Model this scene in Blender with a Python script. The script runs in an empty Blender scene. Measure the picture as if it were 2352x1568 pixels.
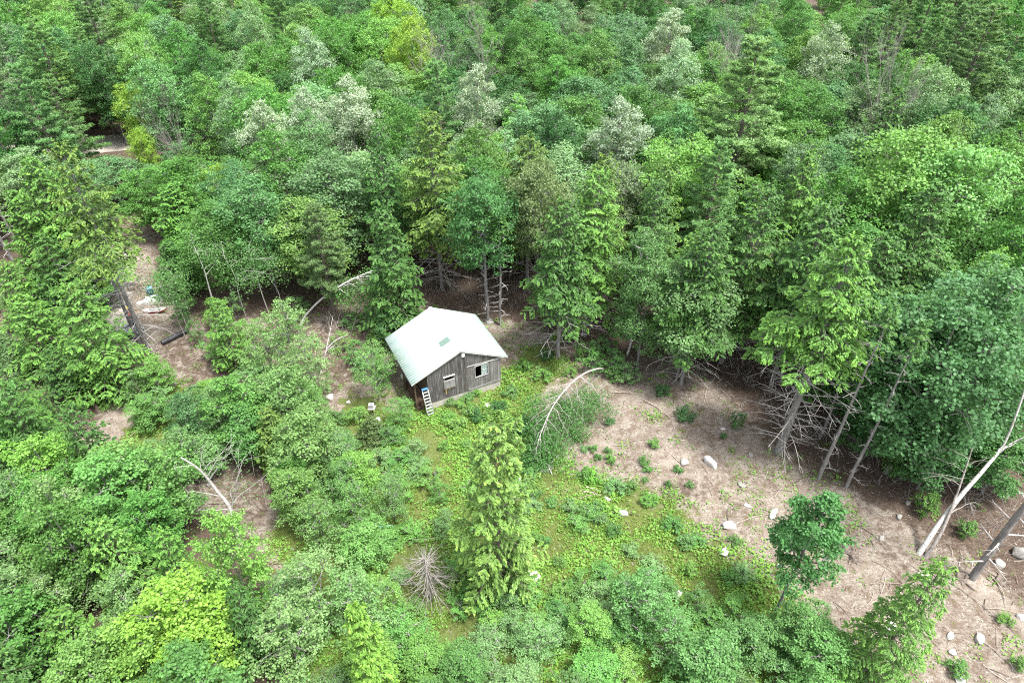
import bpy, bmesh, math, random
import numpy as np
from mathutils import Vector, Matrix, noise as mnoise

R = math.radians
SC = bpy.context.scene
COL = SC.collection

# ------------------------------------------------------------------ camera, sky, sun, exposure
CAM_H = 35.0
PITCH = R(39.0)
cam_data = bpy.data.cameras.new('camera')
cam_data.lens = 24.0
cam_data.sensor_width = 36.0
cam_data.clip_start = 0.1
cam_data.clip_end = 9000.0
cam = bpy.data.objects.new('camera', cam_data)
cam.location = (0, 0, CAM_H)
cam.rotation_euler = (R(90) - PITCH, 0, 0)
COL.objects.link(cam)
SC.camera = cam

SUN_TO = Vector((0.42, -0.26, 1.3)).normalized()
world = bpy.data.worlds.new('World')
SC.world = world
world.use_nodes = True
wn = world.node_tree.nodes
wl = world.node_tree.links
wn.clear()
w_out = wn.new('ShaderNodeOutputWorld')
w_bg = wn.new('ShaderNodeBackground')
w_hs = wn.new('ShaderNodeHueSaturation')
w_sky = wn.new('ShaderNodeTexSky')
w_sky.sky_type = 'NISHITA'
w_sky.sun_disc = False
w_sky.sun_elevation = math.asin(SUN_TO.z)
w_sky.sun_rotation = math.atan2(SUN_TO.x, SUN_TO.y)
w_sky.air_density = 1.0
w_sky.dust_density = 3.0
w_hs.inputs['Saturation'].default_value = 0.35
w_bg.inputs['Strength'].default_value = 0.15
wl.new(w_sky.outputs[0], w_hs.inputs['Color'])
wl.new(w_hs.outputs[0], w_bg.inputs[0])
wl.new(w_bg.outputs[0], w_out.inputs[0])

sun_d = bpy.data.lights.new('sun', 'SUN')
sun_d.energy = 2.5
sun_d.angle = R(10)
sun_d.color = (1.0, 0.97, 0.92)
sun = bpy.data.objects.new('sun', sun_d)
sun.rotation_euler = SUN_TO.to_track_quat('Z', 'Y').to_euler()
sun.location = (30, -30, 80)
COL.objects.link(sun)

SC.view_settings.view_transform = 'Standard'
SC.view_settings.look = 'None'
SC.view_settings.exposure = 1.9
SC.view_settings.gamma = 1.0
SC.view_settings.use_curve_mapping = False
SC.cycles.filter_width = 1.1
SC.cycles.use_denoising = False
SC.cycles.max_bounces = 8
SC.cycles.diffuse_bounces = 3
SC.cycles.transmission_bounces = 4
SC.cycles.glossy_bounces = 2

rng = np.random.default_rng(7)
random.seed(7)

# ------------------------------------------------------------------ picture -> place
FPX = 1568.0
_F = np.array([0, math.cos(PITCH), -math.sin(PITCH)])
_U = np.array([0, math.sin(PITCH), math.cos(PITCH)])
_R = np.array([1.0, 0, 0])


def proj(p):
    d = np.asarray(p, float) - np.array([0, 0, CAM_H])
    z = d @ _F
    return 1176 + FPX * (d @ _R) / z, 784 - FPX * (d @ _U) / z


def at(px, py, z=0.0):
    """ground point (x, y) seen at a pixel of the 2352 px wide photograph, on the plane at height z"""
    d = _F + _R * (px - 1176) / FPX + _U * (784 - py) / FPX
    t = (z - CAM_H) / d[2]
    return float(t * d[0]), float(t * d[1])


def height_to(x, y, py):
    """how tall a thing at (x, y) is whose top shows at picture row py"""
    lo, hi = 0.0, 33.0
    for _ in range(40):
        m = (lo + hi) / 2
        if proj((x, y, m))[1] > py:
            lo = m
        else:
            hi = m
    return lo


def inside(poly, x, y):
    c = False
    j = len(poly) - 1
    for i in range(len(poly)):
        xi, yi = poly[i]
        xj, yj = poly[j]
        if (yi > y) != (yj > y) and x < (xj - xi) * (y - yi) / (yj - yi) + xi:
            c = not c
        j = i
    return c


def ground_z(x, y):
    x = np.asarray(x, float)
    y = np.asarray(y, float)
    g = (0.16 * np.sin(x * 0.31 + 1.3) * np.cos(y * 0.27 + 0.4) + 0.10 * np.sin(x * 0.73 + y * 0.41)
         + 0.06 * np.cos(x * 1.37 - y * 1.1 + 2.0) + 0.03 * np.sin(2.9 * x + 0.7) * np.sin(2.3 * y))
    far = np.clip((np.hypot(x, y - 50) - 110) / 400, 0, 1)
    near_cabin = np.clip(np.hypot(x + 3.5, y - 39.0) / 7.0, 0.25, 1)
    return g * near_cabin * (1 + 10 * far)


def gz(x, y):
    return float(ground_z(x, y))


# ------------------------------------------------------------------ mesh helpers
class Geo:
    """collects quads (with a per-vertex tint) into one mesh"""

    def __init__(self):
        self.v, self.q, self.t, self.n = [], [], [], 0

    def add(self, v, q, t):
        v = np.asarray(v, np.float32).reshape(-1, 3)
        self.v.append(v)
        self.q.append(np.asarray(q, np.int32).reshape(-1, 4) + self.n)
        self.t.append(np.broadcast_to(np.asarray(t, np.float32), (len(v),)).copy())
        self.n += len(v)

    def tube(self, pts, rad, n=5, tint=0.5):
        pts = np.asarray(pts, float)
        m = len(pts)
        rad = np.broadcast_to(np.asarray(rad, float), (m,))
        tan = np.gradient(pts, axis=0)
        tan /= np.linalg.norm(tan, axis=1)[:, None] + 1e-9
        ref = np.where(np.abs(tan[:, 2:3]) > 0.9, np.array([[1.0, 0, 0]]), np.array([[0, 0, 1.0]]))
        a = np.cross(tan, ref)
        a /= np.linalg.norm(a, axis=1)[:, None] + 1e-9
        b = np.cross(tan, a)
        ang = np.arange(n) * 2 * math.pi / n
        ring = pts[:, None, :] + rad[:, None, None] * (np.cos(ang)[None, :, None] * a[:, None, :] + np.sin(ang)[None, :, None] * b[:, None, :])
        i = np.arange(m - 1)[:, None] * n
        k = np.arange(n)[None, :]
        k2 = (k + 1) % n
        q = np.stack([i + k, i + k2, i + n + k2, i + n + k], -1).reshape(-1, 4)
        self.add(ring.reshape(-1, 3), q, tint)
        if rad[0] > 0.02:
            self.cap(ring[0], tint)
        if rad[-1] > 0.02:
            self.cap(ring[-1][::-1], tint)

    def cap(self, ring, tint):
        n = len(ring)
        c = ring.mean(0)
        v = np.vstack([ring, c])
        q = [[i, (i + 1) % n, (i + 2) % n, n] for i in range(0, n - 1, 2)]
        self.add(v, q, tint)

    def leaves(self, c, d, nrm, size, wid, tint):
        """one diamond leaf per row: centre c, long axis d, facing nrm"""
        d = d / (np.linalg.norm(d, axis=1)[:, None] + 1e-9)
        w = np.cross(nrm, d)
        w /= np.linalg.norm(w, axis=1)[:, None] + 1e-9
        n = len(c)
        s = np.broadcast_to(np.asarray(size, float), (n,))[:, None]
        ww = np.broadcast_to(np.asarray(wid, float), (n,))[:, None]
        v = np.stack([c - d * s * 0.5, c + w * ww * 0.5 + d * s * 0.05, c + d * s * 0.5, c - w * ww * 0.5 + d * s * 0.05], 1)
        q = np.arange(n * 4).reshape(n, 4)
        self.add(v.reshape(-1, 3), q, np.repeat(np.broadcast_to(tint, (n,)), 4))

    def mesh(self, name, mat, smooth=False):
        me = bpy.data.meshes.new(name)
        v = np.concatenate(self.v)
        q = np.concatenate(self.q)
        me.vertices.add(len(v))
        me.vertices.foreach_set('co', v.ravel())
        me.loops.add(q.size)
        me.loops.foreach_set('vertex_index', q.ravel())
        me.polygons.add(len(q))
        me.polygons.foreach_set('loop_start', np.arange(len(q), dtype=np.int32) * 4)
        a = me.attributes.new('tint', 'FLOAT', 'POINT')
        a.data.foreach_set('value', np.concatenate(self.t))
        if mat:
            me.materials.append(mat)
        me.update(calc_edges=True)
        me.validate()
        if smooth:
            me.polygons.foreach_set('use_smooth', np.ones(len(me.polygons), bool))
        return me


def link(name, data, parent=None, loc=None, rot=None, scale=None):
    o = bpy.data.objects.new(name, data)
    COL.objects.link(o)
    if parent:
        o.parent = parent
    if loc is not None:
        o.location = loc
    if rot is not None:
        o.rotation_euler = rot
    if scale is not None:
        o.scale = scale
    return o


def tag(o, label=None, cat=None, group=None, kind=None):
    if label:
        o['label'] = label
    if cat:
        o['category'] = cat
    if group:
        o['group'] = group
    if kind:
        o['kind'] = kind
    return o


def thing(name, label, cat, loc=(0, 0, 0), rot=(0, 0, 0), group=None):
    o = link(name, None, None, loc, rot)
    o.empty_display_size = 0.3
    return tag(o, label, cat, group)


# ------------------------------------------------------------------ materials
def new_mat(name):
    m = bpy.data.materials.new(name)
    m.use_nodes = True
    nt = m.node_tree
    nt.nodes.clear()
    out = nt.nodes.new('ShaderNodeOutputMaterial')
    return m, nt, out


def N(nt, kind, **kw):
    n = nt.nodes.new('ShaderNode' + kind)
    for k, v in kw.items():
        setattr(n, k, v)
    return n


def mixc(nt, fac, a, b, blend='MIX'):
    n = nt.nodes.new('ShaderNodeMix')
    n.data_type = 'RGBA'
    n.blend_type = blend
    n.clamp_factor = True
    for sock, val in ((n.inputs[0], fac), (n.inputs[6], a), (n.inputs[7], b)):
        if hasattr(val, 'is_linked'):
            nt.links.new(val, sock)
        elif isinstance(val, (int, float)):
            sock.default_value = val
        else:
            sock.default_value = (*val, 1.0)
    return n.outputs[2]


def ramp(nt, src, stops):
    n = nt.nodes.new('ShaderNodeValToRGB')
    el = n.color_ramp.elements
    while len(el) < len(stops):
        el.new(0.5)
    for e, (p, c) in zip(el, stops):
        e.position = p
        e.color = (*c, 1.0) if not isinstance(c, (int, float)) else (c, c, c, 1.0)
    nt.links.new(src, n.inputs[0])
    return n.outputs[0]


def noise(nt, scale, detail=4.0, rough=0.6, coord='Object', vec=None, stretch=None):
    if vec is None:
        tc = N(nt, 'TexCoord')
        vec = tc.outputs[coord]
    if stretch:
        mp = N(nt, 'Mapping')
        mp.inputs['Scale'].default_value = stretch
        nt.links.new(vec, mp.inputs['Vector'])
        vec = mp.outputs[0]
    n = N(nt, 'TexNoise')
    n.inputs['Scale'].default_value = scale
    n.inputs['Detail'].default_value = detail
    n.inputs['Roughness'].default_value = rough
    nt.links.new(vec, n.inputs['Vector'])
    return n.outputs['Fac']


def foliage_mat(name, dark, light, trans=0.42, rough=0.5, tip=None):
    """leaf colour = the tree's own colour times a ramp over each leaf's tint"""
    m, nt, out = new_mat(name)
    oi = N(nt, 'ObjectInfo')
    at_ = N(nt, 'Attribute', attribute_name='tint')
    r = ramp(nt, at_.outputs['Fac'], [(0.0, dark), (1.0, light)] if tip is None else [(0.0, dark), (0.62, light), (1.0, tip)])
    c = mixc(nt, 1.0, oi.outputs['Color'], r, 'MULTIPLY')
    p = N(nt, 'BsdfPrincipled')
    p.inputs['Roughness'].default_value = rough
    p.inputs['Specular IOR Level'].default_value = 0.25
    nt.links.new(c, p.inputs['Base Color'])
    tr = N(nt, 'BsdfTranslucent')
    tc = mixc(nt, 1.0, c, (1.1, 1.15, 0.55), 'MULTIPLY')
    nt.links.new(tc, tr.inputs['Color'])
    mx = N(nt, 'MixShader')
    mx.inputs[0].default_value = trans
    nt.links.new(p.outputs[0], mx.inputs[1])
    nt.links.new(tr.outputs[0], mx.inputs[2])
    nt.links.new(mx.outputs[0], out.inputs[0])
    return m


def plain_mat(name, c1, c2, scale=6.0, rough=0.8, stretch=None, bump=0.0, metal=0.0, spec=0.3, detail=5.0, rand=0.0):
    m, nt, out = new_mat(name)
    f = noise(nt, scale, detail, 0.65, stretch=stretch)
    c = ramp(nt, f, [(0.32, c1), (0.68, c2)])
    if rand:
        oi = N(nt, 'ObjectInfo')
        k = ramp(nt, oi.outputs['Random'], [(0, 1 - rand), (1, 1 + rand)])
        c = mixc(nt, 1.0, c, k, 'MULTIPLY')
    p = N(nt, 'BsdfPrincipled')
    p.inputs['Roughness'].default_value = rough
    p.inputs['Metallic'].default_value = metal
    p.inputs['Specular IOR Level'].default_value = spec
    nt.links.new(c, p.inputs['Base Color'])
    if bump:
        b = N(nt, 'Bump')
        b.inputs['Strength'].default_value = bump
        b.inputs['Distance'].default_value = 0.02
        nt.links.new(f, b.inputs['Height'])
        nt.links.new(b.outputs[0], p.inputs['Normal'])
    nt.links.new(p.outputs[0], out.inputs[0])
    return m


M = {}
M['leaf'] = foliage_mat('broad_leaf', (0.85, 0.88, 0.76), (1.98, 1.92, 1.75))
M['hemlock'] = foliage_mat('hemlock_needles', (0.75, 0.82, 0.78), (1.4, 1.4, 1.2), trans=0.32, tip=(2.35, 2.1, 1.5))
M['pine'] = foliage_mat('pine_needles', (0.85, 0.9, 0.8), (2.1, 2.0, 1.8), trans=0.28)
M['cover'] = foliage_mat('ground_leaf', (0.7, 0.75, 0.6), (1.9, 1.8, 1.5), trans=0.35)
M['bark'] = plain_mat('grey_bark', (0.095, 0.087, 0.082), (0.25, 0.235, 0.222), 9, 0.9, stretch=(1, 1, 0.25), bump=0.6)
M['bark_dark'] = plain_mat('brown_bark', (0.07, 0.055, 0.045), (0.18, 0.15, 0.125), 9, 0.9, stretch=(1, 1, 0.25), bump=0.6)
M['dead'] = plain_mat('dead_wood', (0.13, 0.115, 0.102), (0.30, 0.275, 0.25), 8, 0.85, stretch=(1, 1, 0.3))
M['dead_pale'] = plain_mat('pale_dead_branch', (0.20, 0.185, 0.17), (0.36, 0.34, 0.315), 8, 0.85)
M['stick'] = plain_mat('fallen_stick', (0.16, 0.13, 0.10), (0.36, 0.31, 0.25), 6, 0.85, rand=0.25)


def birch_bark():
    m, nt, out = new_mat('white_birch_bark')
    f = noise(nt, 5, 3, 0.6, stretch=(1, 1, 3.5))
    c = ramp(nt, f, [(0.34, (0.08, 0.075, 0.07)), (0.42, (0.40, 0.385, 0.36)), (0.8, (0.56, 0.545, 0.51))])
    p = N(nt, 'BsdfPrincipled')
    p.inputs['Roughness'].default_value = 0.7
    nt.links.new(c, p.inputs['Base Color'])
    nt.links.new(p.outputs[0], out.inputs[0])
    return m


M['birch'] = birch_bark()


def boulder_mat():
    m, nt, out = new_mat('pale_granite')
    f = noise(nt, 3.0, 6, 0.7)
    g = noise(nt, 22.0, 3, 0.6)
    c = ramp(nt, f, [(0.3, (0.40, 0.37, 0.34)), (0.55, (0.60, 0.58, 0.55)), (0.75, (0.68, 0.67, 0.64))])
    k = ramp(nt, g, [(0.35, 0.75), (0.6, 1.05)])
    c = mixc(nt, 1.0, c, k, 'MULTIPLY')
    oi = N(nt, 'ObjectInfo')
    moss = noise(nt, 1.6, 4, 0.6)
    mf = ramp(nt, moss, [(0.52, 0.0), (0.62, 1.0)])
    ma = N(nt, 'Math', operation='MULTIPLY')
    nt.links.new(mf, ma.inputs[0])
    nt.links.new(oi.outputs['Alpha'], ma.inputs[1])
    c = mixc(nt, ma.outputs[0], c, (0.13, 0.12, 0.035))
    c = mixc(nt, 1.0, c, oi.outputs['Color'], 'MULTIPLY')
    p = N(nt, 'BsdfPrincipled')
    p.inputs['Roughness'].default_value = 0.9
    b = N(nt, 'Bump')
    b.inputs['Strength'].default_value = 0.7
    b.inputs['Distance'].default_value = 0.04
    nt.links.new(f, b.inputs['Height'])
    nt.links.new(b.outputs[0], p.inputs['Normal'])
    nt.links.new(c, p.inputs['Base Color'])
    nt.links.new(p.outputs[0], out.inputs[0])
    return m


M['boulder'] = boulder_mat()


def ground_mat():
    m, nt, out = new_mat('forest_ground')
    za = N(nt, 'Attribute', attribute_name='zone')
    sep = N(nt, 'SeparateColor')
    nt.links.new(za.outputs['Color'], sep.inputs[0])
    big = noise(nt, 0.35, 4, 0.6)
    mid = noise(nt, 1.7, 5, 0.7)
    fine = noise(nt, 9.0, 5, 0.75)
    vor = N(nt, 'TexVoronoi')
    vor.inputs['Scale'].default_value = 7.0
    vor.inputs['Randomness'].default_value = 1.0
    tc = N(nt, 'TexCoord')
    mp = N(nt, 'Mapping')
    mp.inputs['Scale'].default_value = (1.0, 2.2, 1.0)
    mp.inputs['Rotation'].default_value = (0, 0, 0.7)
    nt.links.new(tc.outputs['Object'], mp.inputs['Vector'])
    nt.links.new(mp.outputs[0], vor.inputs['Vector'])
    vs = N(nt, 'SeparateColor')
    nt.links.new(vor.outputs['Color'], vs.inputs[0])
    chips = ramp(nt, fine, [(0.30, (0.09, 0.064, 0.050)), (0.50, (0.160, 0.138, 0.112)), (0.70, (0.27, 0.244, 0.206))])
    chips = mixc(nt, 0.45, chips, ramp(nt, vs.outputs[0], [(0, (0.085, 0.060, 0.046)), (0.5, (0.188, 0.165, 0.138)), (1, (0.325, 0.297, 0.256))]))
    chips = mixc(nt, ramp(nt, mid, [(0.42, 0.0), (0.62, 0.85)]), chips, (0.095, 0.064, 0.047))
    chips = mixc(nt, ramp(nt, big, [(0.45, 0.0), (0.7, 0.5)]), chips, (0.27, 0.232, 0.195))
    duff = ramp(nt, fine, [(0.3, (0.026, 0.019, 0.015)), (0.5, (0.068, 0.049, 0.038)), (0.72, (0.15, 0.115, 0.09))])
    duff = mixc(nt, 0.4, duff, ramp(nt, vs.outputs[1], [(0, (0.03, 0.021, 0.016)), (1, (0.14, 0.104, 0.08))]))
    grass = ramp(nt, fine, [(0.3, (0.045, 0.06, 0.02)), (0.5, (0.085, 0.11, 0.03)), (0.7, (0.14, 0.14, 0.06))])
    gravel = ramp(nt, fine, [(0.3, (0.20, 0.18, 0.16)), (0.7, (0.36, 0.335, 0.30))])
    wob = N(nt, 'Math', operation='SUBTRACT')
    nt.links.new(mid, wob.inputs[0])
    wob.inputs[1].default_value = 0.5

    def soft(chan, amt):
        a = N(nt, 'Math', operation='MULTIPLY_ADD')
        nt.links.new(wob.outputs[0], a.inputs[0])
        a.inputs[1].default_value = amt
        nt.links.new(sep.outputs[chan], a.inputs[2])
        return ramp(nt, a.outputs[0], [(0.35, 0.0), (0.65, 1.0)])

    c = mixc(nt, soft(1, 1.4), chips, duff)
    c = mixc(nt, soft(0, 3.2), c, grass)
    c = mixc(nt, soft(2, 0.5), c, gravel)
    p = N(nt, 'BsdfPrincipled')
    p.inputs['Roughness'].default_value = 0.95
    p.inputs['Specular IOR Level'].default_value = 0.1
    b = N(nt, 'Bump')
    b.inputs['Strength'].default_value = 0.9
    b.inputs['Distance'].default_value = 0.08
    nt.links.new(fine, b.inputs['Height'])
    nt.links.new(b.outputs[0], p.inputs['Normal'])
    nt.links.new(c, p.inputs['Base Color'])
    nt.links.new(p.outputs[0], out.inputs[0])
    return m


M['ground'] = ground_mat()

# ------------------------------------------------------------------ zones of the ground (outlines on the ground plane)
def P2W(poly):
    return [at(*p) for p in poly]


FOREST_EDGE = [(-900, 640), (0, 640), (60, 625), (150, 560), (215, 545), (300, 480), (360, 520), (380, 600), (420, 700), (470, 730), (560, 725),
               (690, 735), (800, 700), (900, 668), (1000, 690), (1100, 722), (1165, 740), (1250, 745), (1330, 800),
               (1440, 815), (1560, 815), (1650, 850), (1700, 940), (1790, 1020), (1890, 1075), (1960, 1110),
               (2100, 1190), (2260, 1290), (2352, 1360), (3300, 1900)]
BACK_FOREST = P2W(FOREST_EDGE) + [(400, 60), (900, 1500), (-900, 1500), (-400, 60)]
FRONT_WOOD = P2W([(-600, 960), (60, 1000), (240, 1110), (400, 1160), (520, 1200), (600, 1250), (640, 1400), (660, 1700), (500, 2200), (-900, 2300)])
GREEN = [P2W(p) for p in (
    [(900, 930), (985, 950), (1060, 905), (1150, 895), (1160, 830), (1290, 850), (1240, 900), (1200, 960), (1240, 1060), (1300, 1080),
     (1480, 1120), (1560, 1200), (1690, 1280), (1800, 1380), (1960, 1500), (2010, 1700), (900, 1800), (650, 1700), (640, 1300), (690, 1080), (760, 960), (800, 880)],
    [(320, 900), (420, 880), (440, 1000), (390, 1080), (300, 1040)],
    [(1170, 810), (1270, 790), (1290, 870), (1170, 880)])]
BROWN = [P2W(p) for p in ([(-400, 650), (230, 650), (230, 770), (330, 780), (350, 860), (200, 1010), (-400, 1050)], [(340, 780), (470, 740), (690, 745), (880, 720), (900, 880), (700, 930), (620, 1250), (480, 1200), (420, 960)],
                           [(1480, 1090), (1620, 1080), (1640, 1180), (1540, 1190)], [(1180, 750), (1400, 810), (1360, 860), (1250, 840)], [(2000, 1230), (2120, 1290), (2110, 1400), (2010, 1360)])]
GRAVEL = [P2W(p) for p in ([(235, 570), (315, 590), (300, 660), (290, 760), (230, 760), (245, 660)],
                           [(-200, 345), (120, 330), (250, 312), (420, 285), (520, 275), (520, 312), (430, 322), (250, 352), (60, 380), (-200, 400)])]


def poly_mask(polys, X, Y):
    out = np.zeros(X.shape, bool)
    for poly in polys:
        c = np.zeros(X.shape, bool)
        j = len(poly) - 1
        for i in range(len(poly)):
            xi, yi = poly[i]
            xj, yj = poly[j]
            cond = (yi > Y) != (yj > Y)
            with np.errstate(divide='ignore', invalid='ignore'):
                xx = (xj - xi) * (Y - yi) / (yj - yi) + xi
            c ^= cond & (X < xx)
            j = i
        out |= c
    return out


def blur(a, k):
    for _ in range(k):
        p = np.pad(a, 1, mode='edge')
        a = (p[:-2, 1:-1] + p[2:, 1:-1] + p[1:-1, :-2] + p[1:-1, 2:] + 2 * a) / 6
    return a


def build_ground():
    step = 0.4
    fx = np.arange(-70, 62, step)
    fy = np.arange(2, 112, step)
    ox = np.geomspace(1, 5200, 26)
    xs = np.concatenate([fx[0] - ox[::-1], fx, fx[-1] + ox])
    ys = np.concatenate([fy[0] - ox[::-1], fy, fy[-1] + ox])
    X, Y = np.meshgrid(xs, ys)
    Z = ground_z(X, Y)
    wig = 0.9 * np.sin(X * 1.1 + 2 * np.sin(Y * 0.7)) + 0.7 * np.cos(Y * 1.3 + 1.5 * np.sin(X * 0.9))
    g = blur(poly_mask(GREEN, X + wig * 0.6, Y + wig * 0.5).astype(float), 4)
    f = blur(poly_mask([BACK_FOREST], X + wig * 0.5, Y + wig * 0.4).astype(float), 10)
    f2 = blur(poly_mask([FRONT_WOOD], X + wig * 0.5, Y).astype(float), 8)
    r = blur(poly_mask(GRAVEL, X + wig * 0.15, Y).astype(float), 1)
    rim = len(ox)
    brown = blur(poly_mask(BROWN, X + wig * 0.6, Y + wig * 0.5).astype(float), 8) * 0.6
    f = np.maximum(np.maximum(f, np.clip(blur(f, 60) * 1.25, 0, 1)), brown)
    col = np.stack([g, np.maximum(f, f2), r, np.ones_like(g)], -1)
    ny, nx = X.shape
    v = np.stack([X, Y, Z], -1).reshape(-1, 3)
    i = (np.arange(ny - 1)[:, None] * nx + np.arange(nx - 1)[None, :]).ravel()
    q = np.stack([i, i + 1, i + nx + 1, i + nx], 1)
    G = Geo()
    G.add(v, q, 0.5)
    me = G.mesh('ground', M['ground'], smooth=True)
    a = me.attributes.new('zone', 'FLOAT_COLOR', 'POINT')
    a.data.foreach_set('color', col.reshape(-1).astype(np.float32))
    o = link('ground', me)
    tag(o, kind='structure')
    return X[rim:-rim, rim:-rim], Y[rim:-rim, rim:-rim], g[rim:-rim, rim:-rim], np.maximum(f, f2)[rim:-rim, rim:-rim]


GX, GY, GREENF, DUFFF = build_ground()


def field(F, x, y):
    i = np.clip(((np.asarray(y) - GY[0, 0]) / 0.4).astype(int), 0, F.shape[0] - 1)
    j = np.clip(((np.asarray(x) - GX[0, 0]) / 0.4).astype(int), 0, F.shape[1] - 1)
    return F[i, j]


# ------------------------------------------------------------------ tree makers (each gives a trunk mesh and a crown mesh)
def unit(v):
    return v / (np.linalg.norm(v, axis=-1, keepdims=True) + 1e-9)


def rand_dirs(r, n):
    return unit(r.normal(size=(n, 3)))


def curve(a, b, r, bow=0.1, n=5):
    a = np.asarray(a, float)
    b = np.asarray(b, float)
    t = np.linspace(0, 1, n)[:, None]
    side = unit(r.normal(size=3)) * np.linalg.norm(b - a) * bow
    return a + (b - a) * t + side * (t * (1 - t) * 4 * 0.5) + np.array([0, 0, 1]) * (t * (1 - t)) * bow * np.linalg.norm(b - a)


def broadleaf(seed, h, rad, cb=0.35, lobes=11, clumps=16, nleaf=34, leaf=0.17, trunk_r=0.13, bark='bark', sparse=1.0, widest=0.42, pointy=0.62, droop=0.0, stems=1):
    r = np.random.default_rng(seed)
    T, C = Geo(), Geo()
    zz = np.linspace(-0.25, h * 0.86, 8)
    wx = np.cumsum(r.normal(0, 0.05 * h / 10, 8))
    wy = np.cumsum(r.normal(0, 0.05 * h / 10, 8))
    wx -= wx[0]
    wy -= wy[0]
    tp = np.stack([wx, wy, zz], 1)
    T.tube(tp, trunk_r * (1 - 0.85 * np.clip(zz / (h * 0.9), 0, 1)) + 0.012, 7)
    for s in range(stems - 1):
        a = r.uniform(0, 6.28)
        e = np.array([math.cos(a) * rad * 0.5, math.sin(a) * rad * 0.5, h * r.uniform(0.6, 0.8)])
        T.tube(curve((math.cos(a) * 0.15, math.sin(a) * 0.15, -0.2), e, r, 0.08, 6), np.linspace(trunk_r * 0.8, 0.02, 6), 6)
    for i in range(lobes):
        t = (i + 0.5) / lobes
        az = i * 2.399 + r.uniform(-0.4, 0.4)
        e = max(0.12, 1 - ((t - widest) / pointy) ** 2)
        z = h * (cb + (1 - cb) * (t * 0.88 + 0.04))
        d = rad * 0.66 * e * r.uniform(0.7, 1.12)
        lr = rad * r.uniform(0.34, 0.48) * (0.55 + 0.45 * e)
        c = np.array([math.cos(az) * d, math.sin(az) * d, z])
        k = int(np.clip(np.searchsorted(zz, z - d * 0.55 - 0.3), 1, 7))
        if i == lobes - 1:
            c = np.array([wx[-1], wy[-1], h - lr * 0.7])
        T.tube(curve(tp[k - 1], c, r, 0.12), np.linspace(trunk_r * 0.42, 0.018, 5), 5)
        dirs = rand_dirs(r, clumps)
        dirs[:, 2] = np.abs(dirs[:, 2]) * np.where(r.random(clumps) < 0.72, 1, -0.7)
        pc = c + unit(dirs) * lr * r.uniform(0.55, 1.08, (clumps, 1)) * np.array([1, 1, 0.8])
        ct = r.normal(0.5, 0.16, clumps)
        for j in range(clumps):
            if r.random() > sparse:
                continue
            if j % 3 == 0:
                T.tube(np.stack([c, (c + pc[j]) / 2 + r.normal(0, 0.06, 3), pc[j]]), [0.018, 0.013, 0.006], 3)
            n = int(nleaf * r.uniform(0.7, 1.3))
            cr = lr * r.uniform(0.2, 0.34)
            off = r.normal(size=(n, 3)) * np.array([1, 1, 0.55]) * cr * 0.62
            off[:, 2] -= droop * np.abs(r.normal(size=n)) * cr
            lp = pc[j] + off
            nr = unit(unit(dirs[j])[None] * 0.5 + np.array([0, 0, 0.75]) + r.normal(0, 0.5, (n, 3)))
            dd = unit(off * np.array([1, 1, 0.3]) + r.normal(0, 0.35, (n, 3)) * cr + np.array([0, 0, -0.25 * cr]))
            s = leaf * r.uniform(0.65, 1.25, n)
            C.leaves(lp, dd, nr, s, s * 0.72, np.clip(ct[j] + r.normal(0, 0.2, n), 0, 1))
    return T.mesh('trunk', M[bark], True), C.mesh('crown', M['leaf'])


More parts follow.
